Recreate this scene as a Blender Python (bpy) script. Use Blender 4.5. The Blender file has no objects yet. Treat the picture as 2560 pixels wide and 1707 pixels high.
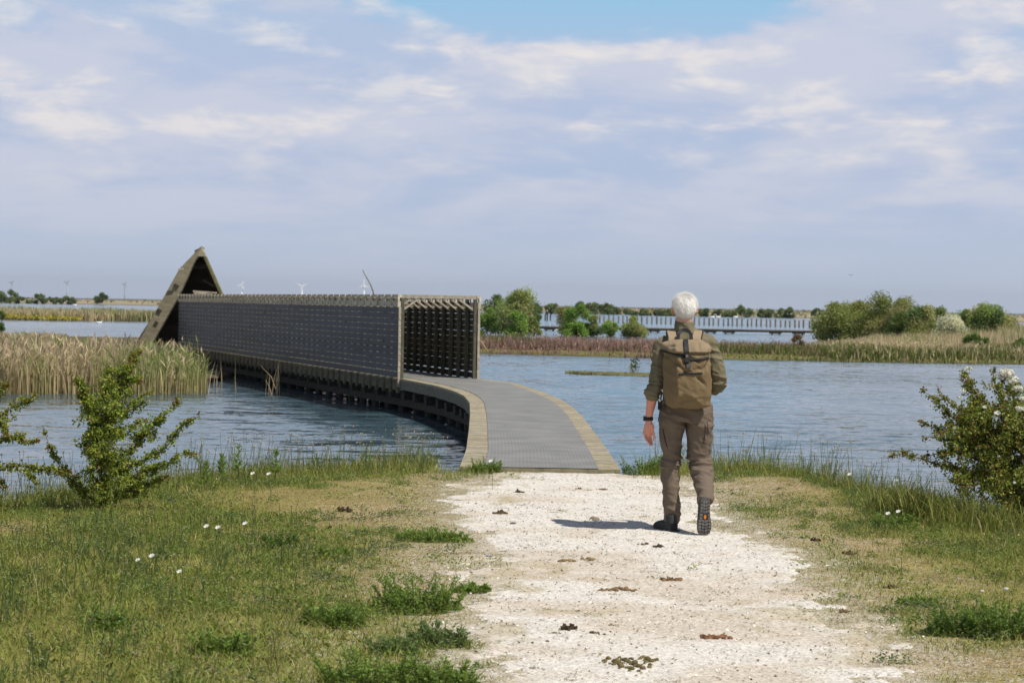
import bpy, math, random
import numpy as np
from mathutils import Vector, Matrix
from mathutils.bvhtree import BVHTree
rng = np.random.default_rng(7)
random.seed(7)
R = math.radians
sc = bpy.context.scene
COL = sc.collection

# ------------------------------------------------------------------ camera
F = 5600.0                      # focal length in photo pixels (2560 wide)
EYE = 1.65
PITCH, ROLL = R(0.926), R(0.95)
fw = np.array([0, math.cos(PITCH), -math.sin(PITCH)])
r0 = np.array([1.0, 0, 0]); u0 = np.array([0, math.sin(PITCH), math.cos(PITCH)])
rt = r0*math.cos(ROLL) + u0*math.sin(ROLL)
up = u0*math.cos(ROLL) - r0*math.sin(ROLL)
cd = bpy.data.cameras.new('camera'); cam = bpy.data.objects.new('camera', cd); COL.objects.link(cam)
cam.matrix_world = Matrix(((rt[0], up[0], -fw[0], 0), (rt[1], up[1], -fw[1], 0), (rt[2], up[2], -fw[2], EYE), (0, 0, 0, 1)))
cd.sensor_width = 36; cd.lens = 36*F/2560; cd.clip_start = 0.1; cd.clip_end = 60000
cd.dof.use_dof = True; cd.dof.focus_distance = 16.8; cd.dof.aperture_fstop = 8
sc.camera = cam

def PY(px, py, Y):              # where the sight line through a photo pixel crosses distance Y
    d = fw + rt*((px-1280)/F) - up*((py-853.5)/F)
    t = Y/d[1]
    return np.array([d[0]*t, Y, EYE + d[2]*t])
def PZ(px, py, z):              # ... crosses height z
    d = fw + rt*((px-1280)/F) - up*((py-853.5)/F)
    t = (z-EYE)/d[2]
    return np.array([d[0]*t, d[1]*t, z])

# ------------------------------------------------------------------ sun, sky, exposure
SUN_EL, SUN_AZ = R(57.5), R(128); HAZE = 4.5e-5
sd = bpy.data.lights.new('sun', 'SUN'); sd.energy = 4.9; sd.angle = R(0.53); sd.color = (1, 0.955, 0.88)
so = bpy.data.objects.new('sun', sd); COL.objects.link(so)
tos = Vector((math.sin(SUN_AZ)*math.cos(SUN_EL), math.cos(SUN_AZ)*math.cos(SUN_EL), math.sin(SUN_EL)))
so.rotation_euler = tos.to_track_quat('Z', 'Y').to_euler(); so.location = (20, -20, 40)
sc.view_settings.view_transform = 'Standard'; sc.view_settings.look = 'None'
sc.view_settings.gamma = 1; sc.view_settings.exposure = 0

world = bpy.data.worlds.new('World'); sc.world = world; world.use_nodes = True
nt = world.node_tree; nt.nodes.clear()
def N(nt, kind, **kw):
    n = nt.nodes.new(kind)
    for k, v in kw.items():
        if k.startswith('i_'):
            key = k[2:]
            key = int(key) if key.isdigit() else key.replace('_', ' ')
            n.inputs[key].default_value = v
        else: setattr(n, k, v)
    return n
def MA(nt, op, a, b=None, c=None, clamp=False):
    n = nt.nodes.new('ShaderNodeMath'); n.operation = op; n.use_clamp = clamp
    for i, v in enumerate((a, b, c)):
        if v is None: continue
        if isinstance(v, (int, float)): n.inputs[i].default_value = v
        else: nt.links.new(v, n.inputs[i])
    return n.outputs[0]
def MR(nt, v, a, b, c=0.0, d=1.0, smooth=True):
    n = nt.nodes.new('ShaderNodeMapRange'); n.interpolation_type = 'SMOOTHSTEP' if smooth else 'LINEAR'
    nt.links.new(v, n.inputs[0])
    for i, x in enumerate((a, b, c, d)): n.inputs[i+1].default_value = x
    return n.outputs[0]
def MIXC(nt, f, a, b, blend='MIX'):
    n = nt.nodes.new('ShaderNodeMix'); n.data_type = 'RGBA'; n.blend_type = blend
    for i, v in ((0, f), (6, a), (7, b)):
        if isinstance(v, (int, float)): n.inputs[i].default_value = v
        elif isinstance(v, (tuple, list)): n.inputs[i].default_value = (*v[:3], 1)
        else: nt.links.new(v, n.inputs[i])
    return n.outputs[2]
def NOISE(nt, vec, scale, detail=4, rough=.55, dist=0.0, lac=2.0):
    n = nt.nodes.new('ShaderNodeTexNoise'); nt.links.new(vec, n.inputs['Vector'])
    n.inputs['Scale'].default_value = scale; n.inputs['Detail'].default_value = detail
    n.inputs['Roughness'].default_value = rough; n.inputs['Distortion'].default_value = dist; n.inputs['Lacunarity'].default_value = lac
    return n.outputs['Fac']
def XYZ(nt, vec):
    n = nt.nodes.new('ShaderNodeSeparateXYZ'); nt.links.new(vec, n.inputs[0]); return n.outputs
def VEC(nt, x, y, z):
    n = nt.nodes.new('ShaderNodeCombineXYZ')
    for i, v in enumerate((x, y, z)):
        if isinstance(v, (int, float)): n.inputs[i].default_value = v
        else: nt.links.new(v, n.inputs[i])
    return n.outputs[0]

sky = N(nt, 'ShaderNodeTexSky', sky_type='NISHITA', sun_disc=False, sun_elevation=SUN_EL, sun_rotation=SUN_AZ,
        air_density=1.0, dust_density=0.8, ozone_density=1.3, altitude=0)
tc = N(nt, 'ShaderNodeTexCoord')
gx, gy, gz = XYZ(nt, tc.outputs['Generated'])
az = MA(nt, 'ARCTAN2', gx, gy)                      # bearing, 0 = straight ahead (north)
el = MA(nt, 'ARCSINE', gz)
elc = MA(nt, 'MAXIMUM', el, 0.0)
# cloud decks: bearing / elevation coordinates, flattened towards the horizon
ev = MA(nt, 'POWER', elc, 0.72)
cv = VEC(nt, MA(nt, 'MULTIPLY', az, 14.0), MA(nt, 'MULTIPLY', ev, 34.0), 3.7)
n1 = NOISE(nt, cv, 0.62, 6, .58, .25)
cv2 = VEC(nt, MA(nt, 'MULTIPLY', az, 25.0), MA(nt, 'MULTIPLY', ev, 52.0), 9.1)
n2 = NOISE(nt, cv2, 0.9, 6, .56, .2)
# opening of clear sky high above the far shore
hx = MA(nt, 'DIVIDE', MA(nt, 'SUBTRACT', az, 0.024), 0.112)
hy = MA(nt, 'DIVIDE', MA(nt, 'SUBTRACT', el, 0.152), 0.036)
hr = MA(nt, 'SQRT', MA(nt, 'ADD', MA(nt, 'MULTIPLY', hx, hx), MA(nt, 'MULTIPLY', hy, hy)))
hr = MA(nt, 'ADD', hr, MA(nt, 'MULTIPLY', MA(nt, 'SUBTRACT', n2, .5), .9))
hole = MR(nt, hr, 0.90, 1.12, 1, 0)
high = MR(nt, el, 0.28, 0.55)                        # overhead the deck breaks up
cov = MR(nt, MA(nt, 'SUBTRACT', n1, MA(nt, 'MULTIPLY', high, .16)), 0.36, 0.50)
cov = MA(nt, 'MULTIPLY', MA(nt, 'MAXIMUM', cov, MA(nt, 'MULTIPLY', MR(nt, el, .06, .10, 0, .75), MR(nt, el, .18, .32, 1, 0))), MA(nt, 'SUBTRACT', 1.0, hole))
cov = MA(nt, 'MULTIPLY', cov, MR(nt, el, 0.0, 0.03, 0.55, 1.0))
puff = MA(nt, 'MULTIPLY', MR(nt, n2, 0.45, 0.70), MR(nt, el, 0.035, 0.085))
bw = MR(nt, n1, 0.40, 0.62)
shade = MIXC(nt, bw, (0.48, 0.56, 0.745), (0.60, 0.64, 0.765))
lit = MIXC(nt, puff, shade, (0.84, 0.80, 0.79))
sk = MIXC(nt, 1.0, sky.outputs[0], (0.06, 0.06, 0.06), 'MULTIPLY')
lowc = MIXC(nt, MR(nt, el, 0.0, 0.075), (0.47, 0.555, 0.70), (0.455, 0.555, 0.75))    # humid air low over the lake
gapc = MIXC(nt, MR(nt, el, 0.09, 0.15), lowc, (0.30, 0.565, 0.80))
gapc = MIXC(nt, MR(nt, el, 0.20, 0.50), gapc, sk)
allc = MIXC(nt, cov, gapc, lit)
allc = MIXC(nt, MR(nt, el, 0.008, 0.055, 0.75, 0.0), allc, (0.555, 0.635, 0.77))
allc = MIXC(nt, 1.0, allc, MIXC(nt, MR(nt, el, 0.35, 0.9), (1, 1, 1), (.58, .64, .76)), 'MULTIPLY')
bg = N(nt, 'ShaderNodeBackground'); nt.links.new(allc, bg.inputs[0]); bg.inputs[1].default_value = 1.0
wo = N(nt, 'ShaderNodeOutputWorld'); nt.links.new(bg.outputs[0], wo.inputs[0])

# ------------------------------------------------------------------ numpy noise
def _h(ix, iy, iz, seed):
    n = (ix.astype(np.int64)*374761393 + iy.astype(np.int64)*668265263 + iz.astype(np.int64)*2147483647 + seed*974711) & 0xffffffff
    n = ((n ^ (n >> 13))*1274126177) & 0xffffffff
    n = ((n ^ (n >> 16))*2246822519) & 0xffffffff
    return ((n ^ (n >> 15)) & 0xffffff)/float(0xffffff)
def vn(x, y, z=0.0, seed=0):
    x, y, z = np.broadcast_arrays(np.asarray(x, float), np.asarray(y, float), np.asarray(z, float))
    ix, iy, iz = np.floor(x), np.floor(y), np.floor(z)
    fx, fy, fz = x-ix, y-iy, z-iz
    fx, fy, fz = [t*t*(3-2*t) for t in (fx, fy, fz)]
    o = 0
    for a in (0, 1):
        for b in (0, 1):
            for c in (0, 1):
                w = (fx if a else 1-fx)*(fy if b else 1-fy)*(fz if c else 1-fz)
                o = o + w*_h(ix+a, iy+b, iz+c, seed)
    return o
def fbm(x, y, z=0.0, seed=0, oct=4, g=.5):
    o, a, s = 0, 1.0, 0
    for k in range(oct):
        o = o + a*vn(np.asarray(x)*2**k, np.asarray(y)*2**k, np.asarray(z)*2**k, seed+k*17); s += a; a *= g
    return o/s
def sm(x, a, b):
    t = np.clip((np.asarray(x, float)-a)/(b-a), 0, 1); return t*t*(3-2*t)

# ------------------------------------------------------------------ mesh helpers
def root_loc(p):
    return np.array(p.get('_o', (0, 0, 0))) if p is not None else np.zeros(3)
ORG = {}
def obj(name, V, Fs, mat, parent=None, col=None, smooth=False, origin=None):
    """V world coords (n,3); Fs one array/list of faces or list of arrays; makes ONE mesh object"""
    V = np.asarray(V, float)
    if parent is not None: o0 = ORG[parent.name]
    elif origin is not None: o0 = np.asarray(origin, float)
    else: o0 = np.zeros(3)
    me = bpy.data.meshes.new(name)
    if isinstance(Fs, np.ndarray): Fs = [Fs]
    if len(Fs) and isinstance(Fs[0], np.ndarray) and Fs[0].ndim == 2:
        tot = np.concatenate([np.full(len(f), f.shape[1]) for f in Fs])
        li = np.concatenate([f.ravel() for f in Fs])
    else:
        tot = np.array([len(f) for f in Fs]); li = np.concatenate([np.asarray(f) for f in Fs])
    st = np.concatenate([[0], np.cumsum(tot)[:-1]])
    me.vertices.add(len(V)); me.vertices.foreach_set('co', (V-o0).astype(np.float32).ravel())
    me.loops.add(len(li)); me.loops.foreach_set('vertex_index', li.astype(np.int32))
    me.polygons.add(len(tot)); me.polygons.foreach_set('loop_start', st.astype(np.int32))
    me.polygons.foreach_set('loop_total', tot.astype(np.int32))
    me.polygons.foreach_set('use_smooth', np.full(len(tot), bool(smooth)))
    if col is not None:
        col = np.asarray(col, float)
        if col.ndim == 1: col = np.tile(col, (len(V), 1))
        c4 = np.ones((len(V), 4)); c4[:, :3] = col[:, :3]
        at = me.color_attributes.new('Col', 'FLOAT_COLOR', 'POINT')
        at.data.foreach_set('color', c4.astype(np.float32).ravel())
    me.update(calc_edges=True); me.validate()
    if isinstance(mat, (list, tuple)):
        for m in mat: me.materials.append(m)
    else: me.materials.append(mat)
    o = bpy.data.objects.new(name, me); COL.objects.link(o)
    if parent is not None: o.parent = parent
    else: o.location = o0
    ORG[o.name] = o0
    return o
def empty(name, loc):
    o = bpy.data.objects.new(name, None); COL.objects.link(o); o.location = loc; o.empty_display_size = .2
    ORG[o.name] = np.asarray(loc, float); return o
def tag(o, label=None, cat=None, group=None, kind=None):
    if label: o['label'] = label
    if cat: o['category'] = cat
    if group: o['group'] = group
    if kind: o['kind'] = kind
    return o

class MB:
    def __init__(s): s.V = []; s.F = []; s.C = []; s.n = 0
    def add(s, V, Fs, c=None):
        V = np.asarray(V, float); s.V.append(V)
        for f in Fs: s.F.append([int(i)+s.n for i in f])
        s.C.append(np.tile(np.asarray(c if c is not None else (1, 1, 1), float), (len(V), 1)) if c is None or np.ndim(c) == 1 else np.asarray(c))
        s.n += len(V)
    def box(s, c, ex, ey, ez, X=(1, 0, 0), Z=(0, 0, 1), col=None):
        c = np.asarray(c, float); X = np.asarray(X, float); X = X/np.linalg.norm(X); Z = np.asarray(Z, float)
        Y = np.cross(Z, X); Y = Y/np.linalg.norm(Y); Z = np.cross(X, Y)
        V = [c + X*ex/2*a + Y*ey/2*b + Z*ez/2*d for d in (-1, 1) for b in (-1, 1) for a in (-1, 1)]
        s.add(V, [(0, 2, 3, 1), (4, 5, 7, 6), (0, 1, 5, 4), (2, 6, 7, 3), (0, 4, 6, 2), (1, 3, 7, 5)], col)
    def beam(s, a, b, w, h, Z=(0, 0, 1), col=None):       # bar from a to b, w across, h along Z
        a = np.asarray(a, float); b = np.asarray(b, float); d = b-a; L = np.linalg.norm(d)
        s.box((a+b)/2, L, w, h, d, Z, col)
    def tube(s, pts, rad, n=8, cap=True, ref=(0, 1, 0), col=None, pw=2.0):
        V, Fs = loft(pts, rad, n, cap, ref, pw); s.add(V, Fs, col)
    def make(s, name, mat, parent=None, smooth=False, origin=None, col=True):
        return obj(name, np.concatenate(s.V), s.F, mat, parent, np.concatenate(s.C) if col else None, smooth, origin)
def loft(pts, rad, n=12, cap=True, ref=(0, 1, 0), pw=2.0):
    """rings round a polyline; rad = number or (a, b): a across ref x tangent, b along ref"""
    P = [np.asarray(p, float) for p in pts]; V = []; m = len(P); ref = np.asarray(ref, float)
    for i, p in enumerate(P):
        t = P[min(i+1, m-1)]-P[max(i-1, 0)]; t = t/(np.linalg.norm(t)+1e-9)
        rf = ref
        if abs(np.dot(rf, t)) > .95: rf = np.array([1., 0, 0]) if abs(t[0]) < .9 else np.array([0, 0, 1.])
        A = np.cross(rf, t); A /= np.linalg.norm(A); B = np.cross(t, A)
        r = rad[i] if isinstance(rad, (list, tuple)) and len(rad) == m else rad
        a, b = (r, r) if np.isscalar(r) else r
        for k in range(n):
            th = 2*math.pi*k/n; cx, sx = math.cos(th), math.sin(th)
            if pw != 2.0:
                cx = math.copysign(abs(cx)**(2/pw), cx); sx = math.copysign(abs(sx)**(2/pw), sx)
            V.append(p + A*a*cx + B*b*sx)
    Fs = []
    for i in range(m-1):
        for k in range(n):
            k2 = (k+1) % n
            Fs.append((i*n+k, i*n+k2, (i+1)*n+k2, (i+1)*n+k))
    if cap:
        Fs.append(tuple(range(n-1, -1, -1))); Fs.append(tuple((m-1)*n+k for k in range(n)))
    return np.array(V), Fs
def ball(c, rx, ry, rz, n=14, m=9):
    V = [np.array(c)+np.array((0, 0, -rz))]; Fs = []
    for i in range(1, m):
        ph = -math.pi/2+math.pi*i/m
        for k in range(n):
            th = 2*math.pi*k/n
            V.append(np.array(c)+np.array((rx*math.cos(ph)*math.cos(th), ry*math.cos(ph)*math.sin(th), rz*math.sin(ph))))
    V.append(np.array(c)+np.array((0, 0, rz)))
    for k in range(n): Fs.append((0, 1+(k+1) % n, 1+k))
    for i in range(m-2):
        for k in range(n):
            a = 1+i*n+k; b = 1+i*n+(k+1) % n; Fs.append((a, b, b+n, a+n))
    L = len(V)-1
    for k in range(n): Fs.append((L, 1+(m-2)*n+k, 1+(m-2)*n+(k+1) % n))
    return np.array(V), Fs
def remesh(mb, voxel, smooth=0):
    """union of the pieces of mb as one continuous skin -> V, quads"""
    me = bpy.data.meshes.new('t'); me.from_pydata([tuple(v) for v in np.concatenate(mb.V)], [], mb.F)
    o = bpy.data.objects.new('t', me); COL.objects.link(o)
    m = o.modifiers.new('r', 'REMESH'); m.mode = 'VOXEL'; m.voxel_size = voxel; m.adaptivity = 0
    if smooth:
        s = o.modifiers.new('s', 'SMOOTH'); s.factor = .5; s.iterations = smooth
    bpy.context.view_layer.update()
    ev = o.evaluated_get(bpy.context.evaluated_depsgraph_get()); me2 = ev.to_mesh()
    V = np.empty(len(me2.vertices)*3, np.float32); me2.vertices.foreach_get('co', V); V = V.reshape(-1, 3).astype(float)
    Nn = np.empty(len(me2.vertices)*3, np.float32); me2.vertices.foreach_get('normal', Nn); Nn = Nn.reshape(-1, 3).astype(float)
    Fq = [tuple(p.vertices) for p in me2.polygons]
    ev.to_mesh_clear(); bpy.data.objects.remove(o); bpy.data.meshes.remove(me)
    return V, Fq, Nn

# batches of many small faces (leaves, blades)
class Batch:
    def __init__(s): s.V = []; s.C = []; s.Q = []; s.T = []; s.n = 0
    def add(s, V, C, quads=None, tris=None):      # V (k,m,3) k copies of an m-vertex piece, C (k,m,3) or (k,3)
        k, m, _ = V.shape
        if C.ndim == 2: C = np.repeat(C[:, None, :], m, 1)
        base = (np.arange(k)*m)[:, None, None]+s.n
        if quads is not None: s.Q.append((base+np.array(quads)[None]).reshape(-1, 4))
        if tris is not None: s.T.append((base+np.array(tris)[None]).reshape(-1, 3))
        s.V.append(V.reshape(-1, 3)); s.C.append(C.reshape(-1, 3)); s.n += k*m
    def make(s, name, mat, parent=None, origin=None, smooth=False):
        Fs = []
        if s.Q: Fs.append(np.concatenate(s.Q))
        if s.T: Fs.append(np.concatenate(s.T))
        return obj(name, np.concatenate(s.V), Fs, mat, parent, np.concatenate(s.C), smooth, origin)
def blades(B, base, h, w, lean, col, tipcol=None, segs=2, dirn=None):
    """grass blades: base (k,3), h,w,lean arrays (k,)"""
    k = len(base)
    th = rng.uniform(0, 2*math.pi, k) if dirn is None else dirn
    ld = np.stack([np.cos(th), np.sin(th), np.zeros(k)], 1)
    ph = rng.uniform(0, 2*math.pi, k); wd = np.stack([np.cos(ph), np.sin(ph), np.zeros(k)], 1)
    V = []
    for i in range(segs+1):
        t = i/segs
        c = base + ld*(lean*h*t**1.7)[:, None] + np.array((0, 0, 1.))*(h*t*(1-0.25*lean*t))[:, None]
        if i < segs:
            ww = w*(1-0.35*t)/2
            V += [c-wd*ww[:, None], c+wd*ww[:, None]]
        else: V += [c]
    V = np.stack(V, 1)
    if tipcol is None: C = col
    else:
        fr = [i/segs for i in range(segs) for _ in (0, 1)]+[1.0]
        C = np.stack([col*(1-f)+tipcol*f for f in fr], 1)
    quads = [(2*i, 2*i+1, 2*i+3, 2*i+2) for i in range(segs-1)]
    B.add(V, C, quads or None, [(2*(segs-1), 2*(segs-1)+1, 2*segs)])
def rdir(k, zb=0.0):
    v = rng.normal(size=(k, 3)); v[:, 2] += zb
    return v/np.linalg.norm(v, axis=1)[:, None]
def leaves(B, c, size, col, zb=.6, asp=.6, dirs=None):
    """small folded leaves: 4 vertices, 2 triangles in a slight V"""
    k = len(c); a = rdir(k, .2) if dirs is None else dirs
    nn = rdir(k, zb); b = np.cross(nn, a); b /= (np.linalg.norm(b, axis=1)[:, None]+1e-9); nn = np.cross(a, b)
    s = np.asarray(size)[:, None] if np.ndim(size) else size
    V = np.stack([c, c+a*s*.5+b*s*asp*.5+nn*s*.08, c+a*s, c+a*s*.5-b*s*asp*.5+nn*s*.08], 1)
    B.add(V, col, None, [(0, 1, 2), (0, 2, 3)])
def vary(base, k, amt=.25, hue=.08):
    base = np.asarray(base, float)
    g = 1+rng.uniform(-amt, amt, (k, 1)); h = 1+rng.uniform(-hue, hue, (k, 3))
    return np.clip(base*g*h, 0, 1)

# ------------------------------------------------------------------ materials
def mat(name, rough=.8, spec=.3, metallic=0):
    m = bpy.data.materials.new(name); m.use_nodes = True; t = m.node_tree
    b = t.nodes['Principled BSDF']; b.inputs['Roughness'].default_value = rough
    b.inputs['Specular IOR Level'].default_value = spec; b.inputs['Metallic'].default_value = metallic
    return m, t, b
def bump(t, b, h, strength, dist):
    n = t.nodes.new('ShaderNodeBump'); n.inputs['Strength'].default_value = strength; n.inputs['Distance'].default_value = dist
    t.links.new(h, n.inputs['Height']); t.links.new(n.outputs[0], b.inputs['Normal'])
def vcol_mat(name, rough=.8, spec=.2, transl=0.0, ns=0.0, nscale=20, bs=0.0, bd=.01, bscale=60, stretch=(1, 1, 1)):
    m, t, b = mat(name, rough, spec)
    a = t.nodes.new('ShaderNodeAttribute'); a.attribute_name = 'Col'; c = a.outputs['Color']
    g = t.nodes.new('ShaderNodeNewGeometry'); mp = t.nodes.new('ShaderNodeMapping'); mp.inputs['Scale'].default_value = stretch
    t.links.new(g.outputs['Position'], mp.inputs[0])
    if ns:
        n = NOISE(t, mp.outputs[0], nscale, 5, .6)
        v = MR(t, n, .25, .75, 1-ns, 1+ns, False)
        vm = t.nodes.new('ShaderNodeVectorMath'); vm.operation = 'SCALE'; t.links.new(c, vm.inputs[0]); t.links.new(v, vm.inputs['Scale']); c = vm.outputs[0]
    t.links.new(c, b.inputs['Base Color'])
    if bs: bump(t, b, NOISE(t, mp.outputs[0], bscale, 5, .6), bs, bd)
    if transl:
        tr = t.nodes.new('ShaderNodeBsdfTranslucent'); t.links.new(c, tr.inputs[0])
        mx = t.nodes.new('ShaderNodeMixShader'); mx.inputs[0].default_value = transl
        t.links.new(b.outputs[0], mx.inputs[1]); t.links.new(tr.outputs[0], mx.inputs[2])
        t.links.new(mx.outputs[0], t.nodes['Material Output'].inputs[0])
    return m
def flat(name, c, rough=.8, spec=.3, ns=.15, nscale=30, bs=0.0, bd=.005, bscale=80, stretch=(1, 1, 1), metallic=0):
    m, t, b = mat(name, rough, spec, metallic)
    g = t.nodes.new('ShaderNodeTexCoord'); mp = t.nodes.new('ShaderNodeMapping'); mp.inputs['Scale'].default_value = stretch
    t.links.new(g.outputs['Object'], mp.inputs[0])
    n = NOISE(t, mp.outputs[0], nscale, 5, .6)
    c = np.array(c)
    t.links.new(MIXC(t, MR(t, n, .25, .75, 0, 1, False), tuple(c*(1-ns)), tuple(np.minimum(c*(1+ns), 1))), b.inputs['Base Color'])
    if bs: bump(t, b, NOISE(t, mp.outputs[0], bscale, 5, .6), bs, bd)
    return m
# ================================================================== THE SETTING
WZ = -0.7                                            # water level
SX = [-40, -14, -5.2, -4.1, -3.1, -2.3, -.6, 1.1, 2.6, 3.3, 4.0, 5.0, 14, 40]
SY = [15, 16.0, 17.1, 17.9, 20.3, 22.0, 23.0, 22.9, 22.9, 20.7, 18.6, 17.6, 16.5, 15]
def shore(x): return np.interp(x, SX, SY) + (fbm(np.asarray(x)*1.1, 3.3, 0, 5)-.5)*.8
def deckmask(x, y):
    return (np.asarray(x) > -.75) & (np.asarray(x) < 1.35) & (np.asarray(y) > 22.15)
def gh(x, y):
    x = np.asarray(x, float); y = np.asarray(y, float)
    z = (fbm(x*.7, y*.7, 0, 11, 3)-.5)*.10 * sm(np.abs(x-.75), .7, 2.2) + (fbm(x*3, y*3, 0, 12, 2)-.5)*.026
    s = y-shore(x)
    z = z - np.clip(s, 0, 3.2)*.42
    return np.where(deckmask(x, y), np.minimum(z, 0)-.14, z)
XLy = [0, 8, 9.9, 12, 15.6, 17.5, 18.8, 20.2, 21.5, 22.2]; XLx = [-.05, -.05, -.08, -.16, -.22, -.40, -.44, -.36, -.16, -.02]
XRy = [0, 8, 9.9, 12, 15.6, 17.2, 19, 21.5, 22.2];       XRx = [1.92, 1.90, 1.86, 1.80, 1.76, 1.60, 1.55, 1.55, 1.30]
def shellf(x, y):
    """how much white shell covers the ground, 0..1"""
    d = np.minimum(x-np.interp(y, XLy, XLx), np.interp(y, XRy, XRx)-x)
    s = d + (fbm(x*1.3, y*1.0, 0, 21, 3)-.5)*.62 + (fbm(x*7, y*4, 0, 22, 5, .65)-.5)*.85
    s = s - sm(y, 21.9, 22.3)*.5*(fbm(x*4, y*4, 0, 29, 3) < .5)
    return s
WEEDY = [tuple(PZ(a, b, 0)[:2]) for a, b in ((1010, 1530), (832, 1560), (1100, 1600), (985, 1630), (930, 1700), (1080, 1690), (700, 1368), (1010, 1345), (830, 1385), (2420, 1590), (2520, 1600), (2250, 1318), (2330, 1505), (640, 1650))]
def greenf(x, y):
    """how much green growth, 0..1"""
    e = np.maximum(np.interp(y, XLy, XLx)-x, (x-np.interp(y, XRy, XRx)))
    g = np.where(x < .7, sm(e, .1, 2.3), sm(e, .6, 2.5)*.95)
    band = sm(shore(x)-y, 2.0, .7)*sm(e, -.05, .35)
    n = fbm(x*.9, y*.7, 0, 31, 4); n2 = fbm(x*3.5, y*2.2, 0, 32, 3)
    v = g*.95 + band*.9 + (n-.5)*1.5 + (n2-.5)*1.0 - .10
    v = v + .28*sm(y, 14.5, 12)*sm(-x, .5, 1.3) + .22*sm(x, 2.9, 3.7)
    for bx0, by0 in WEEDY: v = v + .42*np.exp(-((x-bx0)**2/.16+(y-by0)**2/.5))
    # bare trodden patches beside the track
    v = v - .5*np.exp(-(((x+1.35)/.9)**2+((y-18.3)/1.3)**2)) - .35*np.exp(-(((x+2.6)/.8)**2+((y-14.2)/.7)**2))
    return np.clip(v, 0, 1)

SHELL = np.array((.64, .605, .545)); MOSS = np.array((.255, .212, .078)); SOIL = np.array((.32, .245, .135)); GREEN = np.array((.165, .172, .045))
# --- ground: one sheet from behind the camera to under the water
xs = np.concatenate([np.linspace(-40, -8, 40), np.arange(-7.9, 7.9, .055), np.linspace(8, 40, 40)])
ys = np.concatenate([np.linspace(-12, 8.5, 50), np.arange(8.56, 26.4, .055), np.linspace(26.5, 34, 12)])
gxx, gyy = np.meshgrid(xs, ys)
gz_ = gh(gxx, gyy); gz_ = np.where(gyy > 27, np.minimum(gz_, -1.6), gz_)
V = np.stack([gxx.ravel(), gyy.ravel(), gz_.ravel()], 1)
nx, ny = len(xs), len(ys)
ii = (np.arange(ny-1)[:, None]*nx+np.arange(nx-1)[None]).ravel()
Fq = np.stack([ii, ii+1, ii+nx+1, ii+nx], 1)
gr = greenf(gxx, gyy).ravel()[:, None]
so_ = sm(fbm(gxx*1.7, gyy*1.3, 0, 41, 4), .5, .68).ravel()[:, None]
C = MOSS*(1-so_*.8)+SOIL*so_*.8
C = C*(1-gr*.85)+GREEN*gr*.85
C = C*(.8+.4*fbm(gxx*6, gyy*5, 0, 44, 3).ravel()[:, None])
shf = sm(shellf(gxx, gyy), -.45, .1).ravel()[:, None]*.26
C = C*(1-shf)+SHELL*.8*shf
wet = sm(gyy-shore(gxx), .6, 1.6).ravel()[:, None]
C = C*(1-wet)+np.array((.06, .05, .03))*wet
m, t, b = mat('ground', .95, .1)
a = t.nodes.new('ShaderNodeAttribute'); a.attribute_name = 'Col'
g = t.nodes.new('ShaderNodeNewGeometry'); P = g.outputs['Position']; px_, py_, pz_ = XYZ(t, P)
n_ = NOISE(t, P, 38, 4, .65); n_b = NOISE(t, P, 9, 4, .6)
c1 = MIXC(t, MR(t, n_, .35, .68), (.62, .62, .6), (1.35, 1.3, 1.2)); c1 = MIXC(t, 1.0, a.outputs['Color'], c1, 'MULTIPLY')
dist = MA(t, 'ABSOLUTE', MA(t, 'SUBTRACT', px_, .75))
thr = MA(t, 'ADD', MA(t, 'MULTIPLY', MR(t, dist, .9, 3.0, 0, 1, False), .20), .53)
spk = NOISE(t, P, 105, 2, .7)
spf = MA(t, 'GREATER_THAN', MA(t, 'ADD', spk, MA(t, 'MULTIPLY', MA(t, 'SUBTRACT', n_b, .5), .35)), thr)
c1 = MIXC(t, MA(t, 'MULTIPLY', spf, .8), c1, tuple(SHELL))
t.links.new(c1, b.inputs['Base Color'])
bump(t, b, MA(t, 'ADD', n_, spf), .55, .012)
M_ground = m
tag(obj('ground', V, Fq, m, col=C, smooth=True), kind='structure')

# --- path: ragged sheet of crushed white shell, 4 mm above the soil
px0, py0 = np.arange(-1.5, 3.3, .022), np.concatenate([np.linspace(-6, 7, 90), np.arange(7.03, 22.22, .028)])
pxx, pyy = np.meshgrid(px0, py0); nxp = len(px0)
S = shellf(pxx, pyy) + .02
ip = (np.arange(len(py0)-1)[:, None]*nxp+np.arange(nxp-1)[None])
keep = (np.maximum(np.maximum(S[:-1, :-1], S[1:, 1:]), np.maximum(S[1:, :-1], S[:-1, 1:])) > 0)
ii = ip[keep]
Fq = np.stack([ii, ii+1, ii+nxp+1, ii+nxp], 1)
def gbil(x, y):
    i = np.clip(np.searchsorted(xs, x)-1, 0, len(xs)-2); j = np.clip(np.searchsorted(ys, y)-1, 0, len(ys)-2)
    a = (x-xs[i])/(xs[i+1]-xs[i]); b = (y-ys[j])/(ys[j+1]-ys[j])
    return (gz_[j, i]*(1-a)+gz_[j, i+1]*a)*(1-b)+(gz_[j+1, i]*(1-a)+gz_[j+1, i+1]*a)*b
V = np.stack([pxx.ravel(), pyy.ravel(), (gbil(pxx, pyy)-.004+.009*np.clip(S/.05, -.5, 1)).ravel()], 1)
used, inv = np.unique(Fq, return_inverse=True); Fq = inv.reshape(Fq.shape); V = V[used]
sand = sm(fbm(pxx*.9, pyy*1.3, 0, 53, 4), .54, .72).ravel()[used][:, None]
mossy = sm(fbm(pxx*3, pyy*2, 0, 54, 4)-S*.55, .36, .60).ravel()[used][:, None]*.55
C = SHELL*(1-sand*.55)+np.array((.50, .41, .31))*sand*.55
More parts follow.
